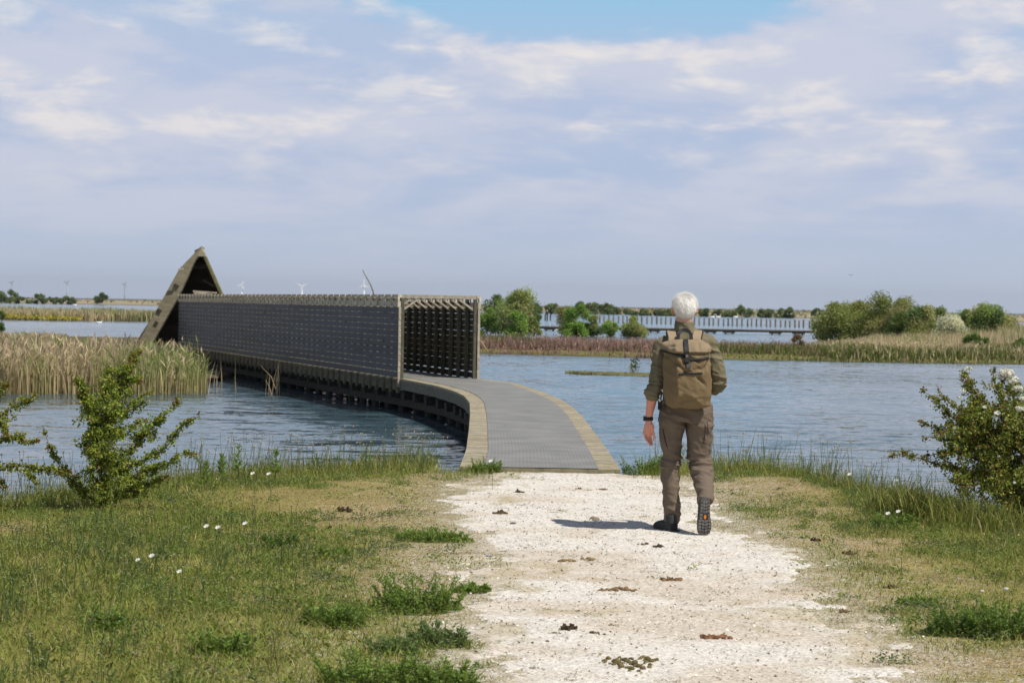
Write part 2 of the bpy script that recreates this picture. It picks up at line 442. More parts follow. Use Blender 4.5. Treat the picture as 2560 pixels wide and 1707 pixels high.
C = C*(1-mossy)+np.array((.36, .29, .15))*mossy
m, t, b = mat('path_shell', .9, .15)
a = t.nodes.new('ShaderNodeAttribute'); a.attribute_name = 'Col'
g = t.nodes.new('ShaderNodeNewGeometry'); P = g.outputs['Position']
vo = t.nodes.new('ShaderNodeTexVoronoi'); vo.inputs['Scale'].default_value = 70; t.links.new(P, vo.inputs['Vector'])
vx = XYZ(t, vo.outputs['Color'])[0]
c1 = MIXC(t, MR(t, vx, 0, 1, 0, 1, False), (.74, .73, .71), (1.26, 1.25, 1.23)); c1 = MIXC(t, 1.0, a.outputs['Color'], c1, 'MULTIPLY')
n_ = NOISE(t, P, 60, 4, .7)
c1 = MIXC(t, MR(t, n_, .58, .70, 0, .80), c1, (.22, .19, .14))
c1 = MIXC(t, MR(t, NOISE(t, P, 15, 5, .7), .62, .72, 0, .55), c1, (.30, .27, .12))
t.links.new(c1, b.inputs['Base Color'])
bump(t, b, MA(t, 'ADD', MA(t, 'MULTIPLY', vx, .7), n_), .6, .012)
tag(obj('path', V, Fq, m, col=C, smooth=True), kind='structure')

# --- water
def water_mat():
    """wind-rippled lake: the slope of the surface comes straight from noise, so far ripples keep their tilt"""
    m, t, b = mat('water', .05, .5)
    b.inputs['IOR'].default_value = 1.33
    g = t.nodes.new('ShaderNodeNewGeometry'); P = g.outputs['Position']
    def nz(sx, sy, sc_, det, off, rough=.55):
        mp = t.nodes.new('ShaderNodeMapping'); mp.inputs['Scale'].default_value = (sx, sy, 1); mp.inputs['Rotation'].default_value = (0, 0, R(-6)); mp.inputs['Location'].default_value = (off, off*1.7, off*.3)
        t.links.new(P, mp.inputs[0]); return MA(t, 'SUBTRACT', NOISE(t, mp.outputs[0], sc_, det, rough, .3), .5)
    gust = MR(t, NOISE(t, P, .035, 4, .55), .32, .68, .50, 1.40)
    sy = MA(t, 'ADD', MA(t, 'MULTIPLY', nz(.55, 1.2, .95, 2, 3.1), .30), MA(t, 'ADD', MA(t, 'MULTIPLY', nz(.75, 1.5, 3.1, 3, 11.3), .40), MA(t, 'MULTIPLY', nz(.9, 1.4, 11, 2, 7.7), .22)))
    sx = MA(t, 'ADD', MA(t, 'MULTIPLY', nz(.8, 1.2, 1.7, 3, 23.1), .22), MA(t, 'MULTIPLY', nz(1, 1.2, 7.0, 2, 31.3), .20))
    sy = MA(t, 'ADD', MA(t, 'MULTIPLY', sy, gust), WAVE_TILT)
    v = VEC(t, MA(t, 'MULTIPLY', sx, gust), MA(t, 'MULTIPLY', sy, -1.0), 1.0)
    nn = t.nodes.new('ShaderNodeVectorMath'); nn.operation = 'NORMALIZE'; t.links.new(v, nn.inputs[0]); t.links.new(nn.outputs[0], b.inputs['Normal'])
    big = NOISE(t, P, .05, 3, .5)
    t.links.new(MIXC(t, big, (.028, .066, .090), (.045, .078, .088)), b.inputs['Base Color'])
    return m
WAVE_TILT = .05          # short steep faces lean towards the onlooker, the wind comes from behind
M_water = water_mat()
tag(obj('water', [(-9000, 14, WZ), (9000, 14, WZ), (9000, 14000, WZ), (-9000, 14000, WZ)], [(0, 1, 2, 3)], M_water), kind='structure')

# --- low banks and islands
def bank(name, pts, h, col, seed=1):
    """pts: (x, ynear, yfar) from left to right"""
    pts = np.array(pts, float); L = pts[-1, 0]-pts[0, 0]
    step = max(.5, L/260); X = np.arange(pts[0, 0], pts[-1, 0]+step, step)
    wob = (pts[:, 1].mean())*.012
    yn = np.interp(X, pts[:, 0], pts[:, 1])+(fbm(X/wob*.35, seed*3.3, 0, seed, 4)-.5)*wob*2.4
    yf = np.interp(X, pts[:, 0], pts[:, 2])+(fbm(X/wob*.35, seed*7.7, 0, seed+1, 4)-.5)*wob*2.4
    yf = np.maximum(yf, yn+.2)
    fr = [0, .02, .06, .15, .35, .65, .9, 1.0]; hz = [-.25, .02, .35, .7, 1, 1, .6, -.25]
    V = []; C = []
    for f_, z_ in zip(fr, hz):
        y = yn+(yf-yn)*f_; z = WZ+np.where(z_ > 0, z_*h*(.6+.8*fbm(X*.4, y*.4, 0, seed+5)), z_*.6)
        V.append(np.stack([X, y, z], 1))
        c = np.array(col)[None]*(.75+.5*fbm(X*.3, y*.3, 0, seed+9))[:, None]
        if f_ <= .02: c = c*.35+np.array((.05, .04, .03))*.65
        C.append(c)
    n = len(X); V = np.concatenate(V); C = np.concatenate(C)
    ii = (np.arange(len(fr)-1)[:, None]*n+np.arange(n-1)[None]).ravel()
    o = obj(name, V, np.stack([ii, ii+1, ii+n+1, ii+n], 1), M_soil, col=C, smooth=True)
    return tag(o, kind='structure'), (X, yn, yf)
M_soil = vcol_mat('soil', .95, .1, 0, .35, 1.4)
bank('reed_island', [(-60, 50, 142), (-14, 53.5, 140), (-10.5, 54.2, 120), (-9.2, 55, 86), (-8.6, 57, 66)], .15, (.10, .085, .05), 2)
RB = [(-12, 109, 116), (-1.5, 107.5, 124), (6, 104, 127), (14, 102.5, 128), (22, 103, 140), (30, 104, 170), (80, 110, 230)]
bank('right_bank', RB, .28, (.15, .14, .045), 3)
bank('mud_spit', [(1.9, 78.2, 79.0), (3.5, 76.5, 79.2), (5.5, 75.5, 78.6), (6.3, 76, 77)], .07, (.14, .13, .05), 4)
bank('middle_bank', [(-90, 225, 420), (-47, 226, 400), (-39, 232, 380), (-30, 240, 360), (-14, 262, 330)], .35, (.17, .14, .06), 6)
bank('far_shore', [(-900, 900, 1700), (-150, 800, 1700), (-60, 770, 1700), (10, 760, 1700), (60, 640, 1700), (120, 600, 1700), (200, 560, 1700), (800, 540, 1700)], 1.2, (.30, .245, .15), 8)
tag(obj('far_land', [(-16000, 1650, -.4), (16000, 1650, -.4), (30000, 30000, 2), (-30000, 30000, 2)], [(0, 1, 2, 3)], flat('far_field', (.10, .095, .10), 1, .1, .3, .004)), kind='structure')

# ================================================================== THE BOARDWALK
edgeL = [(-.50, 22.25), (-.49, 25), (-.54, 29), (-.60, 33), (-.68, 36.9), (-.83, 39.6), (-1.04, 41.6), (-1.5, 44.4), (-2.4, 48.2)]
edgeR = [(1.10, 22.25), (1.10, 25.4), (1.08, 29), (1.05, 33.1), (.99, 36), (.86, 38.8), (.60, 41.9), (.12, 46.4), (-.66, 48.85)]
TD = np.array((-.2911, .9567)); TN = np.array((.9567, .2911))        # run of the screened part and its right-hand normal
A0 = np.array((-2.4, 48.2)); TLEN = 32.0; TW = 1.72
def resample(P, n):
    P = np.array(P, float); d = np.concatenate([[0], np.cumsum(np.linalg.norm(np.diff(P, axis=0), axis=1))])
    s = np.linspace(0, d[-1], n)
    # smooth (Catmull-like) through cubic of cumulative chord
    X = np.interp(s, d, P[:, 0]); Y = np.interp(s, d, P[:, 1])
    for _ in range(12):
        X[1:-1] = .25*X[:-2]+.5*X[1:-1]+.25*X[2:]; Y[1:-1] = .25*Y[:-2]+.5*Y[1:-1]+.25*Y[2:]
    return np.stack([X, Y], 1)
nd = 190
L_ = resample(edgeL, nd); R_ = resample(edgeR, nd)
tl = np.arange(.14, TLEN+4, .14)
L_ = np.concatenate([L_, A0+tl[:, None]*TD]); R_ = np.concatenate([R_, A0+TN*TW+tl[:, None]*TD]); 
NP_ = len(L_)
DZ = .035
board = empty('boardwalk', (.3, 22.3, 0)); tag(board, 'curving wooden boardwalk with grey mesh strip leading from the shell path over the water', 'boardwalk')
mb = MB()
for i in range(NP_-1):
    a, b_, c, d = L_[i], R_[i], R_[i+1], L_[i+1]
    g_ = .035
    d2 = a+(d-a)*(1-g_); c2 = b_+(c-b_)*(1-g_)
    z1, z0 = DZ+random.uniform(-.002, .002), DZ-.045
    V = [(*a, z1), (*b_, z1), (*c2, z1), (*d2, z1), (*a, z0), (*b_, z0), (*c2, z0), (*d2, z0)]
    cc = np.array((.315, .275, .195))*random.uniform(.84, 1.10)*np.array((1, random.uniform(.97, 1.03), random.uniform(.85, 1.1)))
    mb.add(V, [(0, 1, 2, 3), (7, 6, 5, 4), (0, 4, 5, 1), (1, 5, 6, 2), (2, 6, 7, 3), (3, 7, 4, 0)], cc)
M_wood = vcol_mat('weathered_wood', .85, .15, 0, .38, 11, .4, .006, 30)
mb.make('deck_planks', M_wood, board)
# grey anti-slip mesh laid on the planks
m, t, b = mat('mesh_mat', .6, .4)
at_ = t.nodes.new('ShaderNodeAttribute'); at_.attribute_name = 'Col'; u_, v_, w_ = XYZ(t, at_.outputs['Vector'])
def gridl(x, n): 
    s = MA(t, 'FRACT', MA(t, 'MULTIPLY', x, n)); return MA(t, 'LESS_THAN', MA(t, 'ABSOLUTE', MA(t, 'SUBTRACT', s, .5)), .22)
hole_ = MA(t, 'MULTIPLY', gridl(u_, 26.0), gridl(v_, 13.0))
g = t.nodes.new('ShaderNodeNewGeometry')
pl = MR(t, NOISE(t, g.outputs['Position'], 1.6, 5, .65), .3, .7, .82, 1.15)
cc = MIXC(t, hole_, (.208, .203, .186), (.160, .152, .134))
line = MA(t, 'LESS_THAN', MA(t, 'FRACT', MA(t, 'MULTIPLY', v_, 7.1)), .07)
cc = MIXC(t, MA(t, 'MULTIPLY', line, .35), cc, (.34, .33, .31))
vm = t.nodes.new('ShaderNodeVectorMath'); vm.operation = 'SCALE'; t.links.new(cc, vm.inputs[0]); t.links.new(pl, vm.inputs['Scale'])
t.links.new(vm.outputs[0], b.inputs['Base Color']); bump(t, b, hole_, .3, .004)
inL = .245; inR = .215
V = []; Cm = []; s = 0
for i in range(NP_):
    w = np.linalg.norm(R_[i]-L_[i]); e = (R_[i]-L_[i])/w
    if i: s += np.linalg.norm((L_[i]+R_[i]-L_[i-1]-R_[i-1])/2)
    for f_ in (inL, w-inR):
        V.append((*(L_[i]+e*f_), DZ+.007)); Cm.append((f_, s, 0))
Fm = [(2*i, 2*i+1, 2*i+3, 2*i+2) for i in range(NP_-1)]
obj('mesh_mat', V, Fm, m, board, np.array(Cm))
# edge beams, cross beams, piles
def ribbon_beam(Pl, off, z0, z1, w, cz=(.17, .155, .115)):
    mb = MB(); n = len(Pl); T = np.gradient(Pl, axis=0); T /= np.linalg.norm(T, axis=1)[:, None]; Nn = np.stack([T[:, 1], -T[:, 0]], 1)
    a = Pl+Nn*off; b_ = Pl+Nn*(off+w)
    V = np.concatenate([np.c_[a, np.full(n, z0)], np.c_[b_, np.full(n, z0)], np.c_[b_, np.full(n, z1)], np.c_[a, np.full(n, z1)]])
    Fs = []
    for i in range(n-1):
        for q in range(4):
            q2 = (q+1) % 4; Fs.append((q*n+i, q2*n+i, q2*n+i+1, q*n+i+1))
    Fs += [(0, n, 2*n, 3*n), (n-1, 4*n-1, 3*n-1, 2*n-1)]
    mb.add(V, Fs, cz); return mb
ribbon_beam(L_[:nd+1], .01, -.20, DZ-.047, .07).make('edge_beam', M_wood, board)
ribbon_beam(R_[:nd+1], -.08, -.20, DZ-.047, .07).make('edge_beam', M_wood, board)
ribbon_beam(L_[nd:], .10, -.24, DZ-.047, .09).make('edge_beam', M_wood, board)
ribbon_beam(R_[nd:], -.19, -.24, DZ-.047, .09).make('edge_beam', M_wood, board)
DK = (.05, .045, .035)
for Pl, off in ((L_, .22), (R_, -.30)):
    ribbon_beam(Pl[16:], off, -.585, -.255, .08, DK).make('added_dark_beam', M_wood, board)  # dark beams added so the deck underside reads as solid shade
i = 16
while i < NP_:
    a, b_ = L_[i], R_[i]; e = (b_-a)/np.linalg.norm(b_-a)
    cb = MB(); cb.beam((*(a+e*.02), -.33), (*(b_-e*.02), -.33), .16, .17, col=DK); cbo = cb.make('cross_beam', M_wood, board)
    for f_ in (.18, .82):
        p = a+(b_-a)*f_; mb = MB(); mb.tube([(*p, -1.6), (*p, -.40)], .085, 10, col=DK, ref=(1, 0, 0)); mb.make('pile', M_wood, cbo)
    i += 9

# ================================================================== SCREENED WALKWAY (lattice walls and open roof frames)
tun = empty('screened_walkway', (*(A0+TN*TW/2), DZ)); tag(tun, 'long dark slatted viewing screen with pale open roof frames standing on the boardwalk', 'viewing screen')
M_dark = vcol_mat('tarred_board', .55, .3, 0, .25, 5, .2, .004, 40)
ZT, ZW = 1.84, 1.58
PALE = np.array((.42, .365, .275)); DIM = np.array((.085, .08, .055))
def T3(s, n, z): p = A0+TD*s+TN*n; return np.array((p[0], p[1], z))
NF = 50; SPC = (TLEN-.1)/(NF-1)
TD3 = np.array((*TD, 0)); TN3 = np.array((*TN, 0))
for k in range(NF):
    s = .05+k*SPC; jj = lambda v: v*random.uniform(.85, 1.12)
    r = MB(); r.beam(T3(s, -.02, ZT-.035), T3(s, TW+.02, ZT-.035), .055, .07, col=jj(PALE))
    ro = r.make('roof_beam', M_wood, tun)
    for n_, sg in ((.045, 1), (TW-.045, -1)):
        p = MB()
        p.box(T3(s, n_, (ZT-.075+DZ)/2), .085, .07, ZT-.075-DZ, X=TD3, col=jj(np.array((.115, .108, .075)) if True else DIM))  # same wood, coloured dark to stand in for shade inside the screen
        p.box(T3(s, n_-sg*.094, (ZT+.003+ZW)/2), .10, .035, ZT+.006-ZW, X=TD3, col=jj(PALE*1.4))  # outer strip lightened in colour, as if strongly lit
        if sg > 0: p.box(T3(s, n_-.075, -.13), .085, .06, .30, X=TD3, col=jj(np.array((.15, .135, .09))))
        p.make('post', M_wood, ro)
        kb = MB(); kb.beam(T3(s+.045, n_+sg*.03, ZW-.06), T3(s+.045, n_+sg*.44, ZT-.03), .035, .115, Z=TD3, col=jj(PALE)); kb.make('knee_brace', M_wood, ro)
for n_ in (-.012, TW+.012):
    r = MB(); L = TLEN
    for q in range(8):
        r.beam(T3(L*q/8, n_, ZT-.03), T3(L*(q+1)/8-.012, n_, ZT-.03), .055, .062, col=PALE*random.uniform(1.15, 1.45))  # strong light along the top put into the rail colour
    r.make('top_rail', M_wood, tun)
    r = MB()
    for q in range(14):
        r.beam(T3(L*q/14, n_*1.0+(.008 if n_ > 0 else -.008), ZW+.06), T3(L*(q+1)/14-.014, n_+(.008 if n_ > 0 else -.008), ZW+.06), .03, .105, col=PALE*random.uniform(1.1, 1.5))  # fascia wood painted lighter to look brightly lit
    r.make('fascia_board', M_wood, tun)
BH, GAP = .115, .0112; NARROW = .0045
for side, n_ in ((0, -.012), (1, TW+.012)):
    w = MB(); NR = 12
    for q in range(NR):
        z0 = DZ+.03+q*(BH+GAP) if q else DZ+.012
        s = 0.0; off = random.choice([1.2, 2.4, 3.6])
        while s < TLEN-.01:
            e = min(TLEN, s+(off if s == 0 else 2.4*random.choice([1, 1, 1.5])))
            cc = np.array((.040, .045, .060))*random.uniform(.75, 1.3)
            dz = random.uniform(-.002, .002); dn = random.uniform(-.0025, .0025)
            h = (BH if q else BH+.005)+(NARROW if side else 0)
            ol = np.array((.050, .046, .026))*random.uniform(.7, 1.3); c8 = np.array([cc if (b9 > 0) == (side == 0) else ol for d9 in (-1, 1) for b9 in (-1, 1) for a9 in (-1, 1)])
            w.beam(T3(s+.003, n_+dn, z0+h/2+dz), T3(e-.003, n_+dn, z0+h/2+dz), .022, h, col=c8); s = e
    for q in range(1, NR):
        z = DZ+.03+q*(BH+GAP)-GAP/2
        for k in range(NF):
            if random.random() < .08: continue
            s = .05+k*SPC; w.box(T3(s, n_+(-.004 if side == 0 else .004), z), (.17, .09)[side], .023, GAP+.003, X=TD3, col=PALE*random.uniform(1.2, 1.9))
    w.make('slatted_wall', M_dark, tun)
    w = MB()
    for q in range(14): w.beam(T3(TLEN*q/14+.01, n_, DZ+.132), T3(TLEN*(q+1)/14-.04, n_, DZ+.132), .018, .011, col=PALE*.8)
    w.make('base_batten', M_wood, tun)
# pale end strips on the near end of each wall
for n_ in (-.026, TW+.026):
    e = MB(); e.box(T3(-.012, n_, (ZW-.16)/2), .022, .05, ZW+.16, X=TD3, col=PALE*.95); e.make('end_strip', M_wood, tun)

# ================================================================== A-FRAME HIDE behind the screen
hide = empty('triangular_hide', (-11.5, 81, WZ)); tag(hide, 'steep triangular wooden bird hide with dark open gable behind the viewing screen', 'bird hide')
M_old = vcol_mat('old_timber', .9, .12, 0, .3, 3, .4, .01, 14, (1, 1, 3))
AP = PY(506, 617, 80); LF = PY(352, 850, 80); RF = PY(600, 828, 80)
LF = AP+(LF-AP)*((AP[2]+1.0)/(AP[2]-LF[2])); RF = AP+(RF-AP)*((AP[2]+.9)/(AP[2]-RF[2]))
back = np.array((-.86, 4.6, 0)); LFs = LF
def slab(a, b_, w, th, nrm, c):
    a = np.asarray(a); b_ = np.asarray(b_); w = np.asarray(w); n = np.asarray(nrm)*th
    V = [a, b_, b_+w, a+w, a+n, b_+n, b_+w+n, a+w+n]
    return V, [(0, 1, 2, 3), (7, 6, 5, 4), (0, 4, 5, 1), (1, 5, 6, 2), (2, 6, 7, 3), (3, 7, 4, 0)], c
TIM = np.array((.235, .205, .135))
for A_, B_, nm in ((AP, LF, -1), (AP, RF, 1)):
    d = (B_-A_)/np.linalg.norm(B_-A_); nrm = np.cross(d, back/np.linalg.norm(back))*nm
    if nrm[2] > 0: nrm = -nrm
    mb = MB(); nb = 18
    for q in range(nb):
        p0 = A_+(B_-A_)*(q/nb); p1 = A_+(B_-A_)*((q+1)/nb)
        ex = random.uniform(-.05, .08); mb.add(*slab(p0-back*.0+np.array((0, ex, 0)), p1+np.array((0, ex, 0)), back, .09, nrm, TIM*random.uniform(.6, 1.0)))
    mb.make('roof_slope', M_old, hide)
def poly(mbx, pts, th, c):
    pts = [np.asarray(p, float) for p in pts]; n = len(pts); dv = np.array((-.03, -th, 0))
    mbx.add(pts+[p+dv for p in pts], [tuple(range(n-1, -1, -1)), tuple(n+k for k in range(n))]+[(k, (k+1) % n, n+(k+1) % n, n+k) for k in range(n)], c)
y_ = 79.65
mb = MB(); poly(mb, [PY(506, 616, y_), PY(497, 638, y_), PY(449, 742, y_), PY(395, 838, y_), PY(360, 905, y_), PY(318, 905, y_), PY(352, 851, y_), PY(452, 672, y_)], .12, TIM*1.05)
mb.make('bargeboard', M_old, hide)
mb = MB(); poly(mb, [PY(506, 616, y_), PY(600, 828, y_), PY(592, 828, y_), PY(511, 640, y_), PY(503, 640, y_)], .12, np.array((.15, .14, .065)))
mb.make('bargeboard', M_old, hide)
mb = MB(); poly(mb, [PY(506, 618, 79.45), PY(517, 641, 79.45), PY(495.5, 641, 79.45)], .08, TIM*1.35); mb.make('ridge_cap', M_old, hide)
mb = MB()
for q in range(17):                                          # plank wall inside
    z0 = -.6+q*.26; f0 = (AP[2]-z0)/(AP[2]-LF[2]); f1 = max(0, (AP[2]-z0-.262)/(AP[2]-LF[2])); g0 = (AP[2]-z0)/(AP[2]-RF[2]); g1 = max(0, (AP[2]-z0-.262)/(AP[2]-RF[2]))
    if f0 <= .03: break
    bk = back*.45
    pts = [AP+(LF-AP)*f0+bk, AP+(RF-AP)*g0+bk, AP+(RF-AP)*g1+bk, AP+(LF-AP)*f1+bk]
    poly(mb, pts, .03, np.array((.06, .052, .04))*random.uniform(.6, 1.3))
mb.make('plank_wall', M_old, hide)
mb = MB(); mb.beam(PY(507, 700, 80.6), PY(535, 716, 80.6), .03, .04, col=(.2, .17, .12)); mb.beam(PY(470, 668, 80.3), PY(523, 668, 80.3), .08, .12, col=(.05, .045, .035)); mb.make('cross_bar', M_old, hide)
mb = MB()
for (x, y, w) in ((441, 714, 13), (398, 776, 11), (391, 806, 9)): 
    c = PY(x, y, 79.5); mb.box(c, w*80/5600, .05, .09, X=(1, 0, -.5), col=(.06, .055, .04))
mb.make('knot_hole', M_old, hide)
for (x0, y0, x1, y1) in ((484, 728, 541, 732), (486, 733, 533, 733), (444, 674, 459, 672)): mb = MB(); mb.beam(PY(x0, y0, 79.2), PY(x1, y1, 79.2), .3 if y0 > 700 else .05, .05, col=PALE*1.1); mb.make('loose_plank', M_old, hide)
# ================================================================== THE WALKER
PD = 16.5
def B_(px, py, dy=0.0): return PY(px, py, PD+dy)
S_ = PD/5600.0                                       # metres per photo pixel at the walker
man = empty('person', (*PY(1712, 1330, PD)[:2], 0.0)); ORG[man.name] = np.array((man.location))
tag(man, 'white-haired person seen from behind walking towards the boardwalk in olive shirt and brown trousers', 'person')
def body_mesh():
    mb = MB()
    # head: skull, jaw, nose, brow, ears
    hc = B_(1711.5, 772, .015)
    V, Fs = ball(hc+np.array((0, -.006, .012)), .077, .094, .094, 24, 14); mb.add(V, Fs)
    V, Fs = ball(hc+np.array((0, .030, -.055)), .058, .062, .070, 18, 12); mb.add(V, Fs)
    mb.tube([hc+np.array((0, .095, .012)), hc+np.array((0, .112, -.020)), hc+np.array((0, .098, -.036))], [.008, .014, .012], 8)
    for s in (-1, 1):
        V, Fs = ball(hc+np.array((s*.033, .080, .006)), .017, .012, .012); mb.add(V, Fs)
        V, Fs = ball(hc+np.array((s*.034, .082, .025)), .022, .011, .008); mb.add(V, Fs)
        mb.tube([hc+np.array((s*.076, .004, .012)), hc+np.array((s*.090, -.010, .004)), hc+np.array((s*.091, -.010, -.022)), hc+np.array((s*.077, .006, -.046))], [(.009, .012), (.011, .015), (.010, .013), (.007, .009)], 8)
    for dz in (-.062, -.072): mb.tube([hc+np.array((-.022, .078, dz)), hc+np.array((0, .092, dz)), hc+np.array((.022, .078, dz))], [.005, .008, .005], 8)
    # neck, trunk
    mb.tube([B_(1712, 778, .0), B_(1711, 800, -.008), B_(1711, 820, -.004), B_(1712, 838, 0)], [.060, .059, .060, .085], 18)
    mb.tube([B_(1712, 834), B_(1713, 850), B_(1714, 880), B_(1715, 940), B_(1716, 1000), B_(1716, 1050)], [(.10, .07), (.165, .09), (.17, .105), (.155, .10), (.155, .105), (.16, .11)], 22)
    # left arm with hanging hand
    mb.tube([B_(1668, 858, 0), B_(1650, 905, -.03), B_(1642, 958, -.055), B_(1631, 990, -.055), B_(1628, 1008, -.05), B_(1624, 1030, -.045), B_(1622, 1046, -.04)], [.052, .046, .042, .042, (.036, .034), (.029, .027), (.0255, .020)], 14)
    mb.tube([B_(1622, 1042, -.04), B_(1622, 1056, -.04), B_(1621.5, 1070, -.038), B_(1619, 1083, -.035), B_(1617, 1088, -.03)], [(.024, .019), (.026, .019), (.037, .019), (.038, .018), (.030, .014)], 14, pw=2.4)
    mb.tube([B_(1629, 1060, -.052), B_(1632.5, 1072, -.060)], [.014, .013], 8)
    # thumb leaves the side of the palm
    mb.tube([B_(1628, 1064, -.052), B_(1633, 1080, -.060), B_(1635, 1091, -.058), B_(1634, 1102, -.05)], [.013, .0105, .0095, .007], 9)
    fing = [((1624.5, 1086, -.018), (1627.5, 1097, -.022), (1629.0, 1105, -.030), (1630.5, 1110, -.040)),
            ((1620.0, 1088, -.026), (1622.5, 1101, -.030), (1626.5, 1109, -.040), (1630.5, 1114.5, -.050)),
            ((1615.0, 1087, -.036), (1617.5, 1100, -.042), (1622.5, 1108, -.052), (1627.0, 1112.5, -.062)),
            ((1611.0, 1083, -.046), (1612.5, 1093, -.054), (1616.5, 1100, -.063), (1620.5, 1105.0, -.072))]
    for f, r in zip(fing, (.0088, .0092, .0088, .0078)):
        mb.tube([B_(*f[0])+np.array((0, 0, .012))]+[B_(*p) for p in f], [r*1.05, r*1.05, r, r*.92, r*.72], 9)
    # right arm bent forward, hand closed in front of the chest
    mb.tube([B_(1764, 858, 0), B_(1783, 905, .0), B_(1793, 958, .02), B_(1784, 966, .12), B_(1768, 957, .22), B_(1757, 951, .28)], [.052, .046, .042, .038, .030, .024], 14)
    mb.tube([B_(1757, 951, .28), B_(1748, 947, .33), B_(1740, 946, .37)], [(.026, .022), (.034, .022), (.028, .02)], 12)
    for j in range(4):
        z = -.024+j*.017; a = B_(1742, 946, .36)+np.array((0, 0, z))
        mb.tube([a, a+np.array((-.025, .028, -.004)), a+np.array((-.042, .012, -.010)), a+np.array((-.036, -.010, -.012))], [.0092, .009, .0085, .007], 8)
    a = B_(1750, 944, .34); mb.tube([a, a+np.array((-.012, -.02, .03)), a+np.array((-.03, -.02, .045))], [.012, .010, .008], 8)
    # legs
    mb.tube([B_(1690, 1040), B_(1680, 1090, .01), B_(1679, 1160, .03), B_(1677, 1200, .02), B_(1680, 1290, .02)], [.085, .068, .052, .05, .036], 14)
    mb.tube([B_(1742, 1040), B_(1746, 1100, .01), B_(1750, 1160, .02), B_(1757, 1200, -.14), B_(1764, 1246, -.29)], [.085, .068, .052, .05, .036], 14)
    return remesh(mb, .0042, 3)
bv, bf, bn_ = body_mesh()
SKIN = np.array((.62, .37, .27))
C = np.tile(SKIN, (len(bv), 1)); hc = B_(1711.5, 772, .015)
dn = fbm(bv[:, 0]*30, bv[:, 1]*30, bv[:, 2]*30, 3)[:, None]; C *= (.88+.24*dn)
hd = (bv[:, 2] < 1.06)[:, None] & (np.abs(bv[:, 0]-B_(1620, 1080)[0]) < .12)[:, None]
C = np.where(hd, C*np.array((1.10, .82, .80)), C)
ear = ((np.abs(bv[:, 0]-hc[0]) > .079) & (bv[:, 2] > 1.5) & (bv[:, 2] < 1.72))[:, None]
C = np.where(ear, C*np.array((1.05, .72, .66)), C)
M_skin = vcol_mat('skin', .5, .35); M_skin.node_tree.nodes['Principled BSDF'].inputs['Subsurface Weight'].default_value = .08
M_skin.node_tree.nodes['Principled BSDF'].inputs['Subsurface Radius'].default_value = (.01, .004, .002)
obj('body', bv, bf, M_skin, man, C, True)
for s in (-1, 1):
    V, Fs = ball(hc+np.array((s*.033, .088, .006)), .011, .008, .006); obj('eye', V, Fs, flat('eye_dark', (.05, .04, .03), .2, .6), man, smooth=True)

# hair: cropped white cap with strands
def hair():
    mb = MB(); c = hc+np.array((0, -.012, .014))
    V, Fs = ball(c, .0915, .106, .106, 64, 40)
    d = V-c; nz = d[:, 2]/.102
    V = V+d*((fbm(V[:, 0]*60, V[:, 1]*60, V[:, 2]*30, 6)-.5)*.16)[:, None]; bx_ = np.clip(np.abs(d[:, 0])/.0915, 0, 1)*np.clip(np.abs(nz), 0, 1); V[:, 0] += d[:, 0]*bx_*.12*(nz > 0); V[:, 2] += np.where(nz > 0, -.006*nz**2, .0)
    # squarer crown, nape tapering to the collar
    V[:, 0] = c[0]+(V[:, 0]-c[0])*np.where(nz > 0, 1.0, 1-.27*np.clip(-nz, 0, 1)**1.15)
    V[:, 1] = np.where(nz < -.45, V[:, 1]-.012*0, V[:, 1])
    keepv = ~((np.abs(d[:, 0]) > .060) & (nz < -.12) & (nz > -.62) & (d[:, 1] > -.022)) & ~((V[:, 1]-c[1] > .030+.03*np.clip(nz, -1, 1)) & (V[:, 2] < c[2]+.045)) & (V[:, 2] > c[2]-.110)
    Fs = [f for f in Fs if all(keepv[i] for i in f)]
    pink = np.exp(-(((V[:, 0]-hc[0]-.018)/.024)**2+((V[:, 2]-hc[2]-.082)/.022)**2+((V[:, 1]-hc[1]+.045)/.06)**2))[:, None]*.75
    C = np.array((.95, .93, .88))*(1-pink)+np.array((.78, .58, .50))*pink
    nap = sm(-nz, .62, .95)[:, None]*.5; C = C*(1-nap)+SKIN*nap
    B = Batch(); B.V.append(V); B.C.append(C); B.n = len(V)
    fq = [f for f in Fs if len(f) == 4]; ft = [f for f in Fs if len(f) == 3]
    B.Q.append(np.array(fq)); B.T.append(np.array(ft))
    k = 15000; idx = rng.choice(np.flatnonzero(keepv), k); p = V[idx]+rng.normal(0, .002, (k, 3)); nrm = p-c; nrm /= np.linalg.norm(nrm, axis=1)[:, None]
    comb = np.array((.25, -.5, -1.0)); tg = comb-nrm*(nrm@comb)[:, None]+rng.normal(0, .38, (k, 3)); tg /= np.linalg.norm(tg, axis=1)[:, None]
    sd_ = np.cross(tg, nrm); L = rng.uniform(.010, .024, k)[:, None]
    V2 = np.stack([p-sd_*.0008, p+sd_*.0008, p+tg*L+nrm*rng.uniform(.002, .009, (k, 1))], 1)
    B.add(V2, vary((.97, .95, .91), k, .08, .02)*(1-pink[idx]*.5), None, [(0, 1, 2)])
    B.make('hair', vcol_mat('white_hair', .6, .3, .25), man, smooth=True)
hair()
hm = bpy.data.materials['white_hair'].node_tree.nodes['Principled BSDF']; hm.inputs['Sheen Weight'].default_value = 1.0; hm.inputs['Sheen Roughness'].default_value = .5

def folds(V, Nn, amp, fx, fy, fz, seed, w=None, sharp=1.0):
    n = vn(V[:, 0]*fx+7, V[:, 1]*fy, V[:, 2]*fz+.6*fx*V[:, 0], seed)
    n = 1-np.abs(2*n-1); n = n**(1.6*sharp)
    a = amp if w is None else amp*w
    return V+Nn*((n-.35)*a)[:, None]
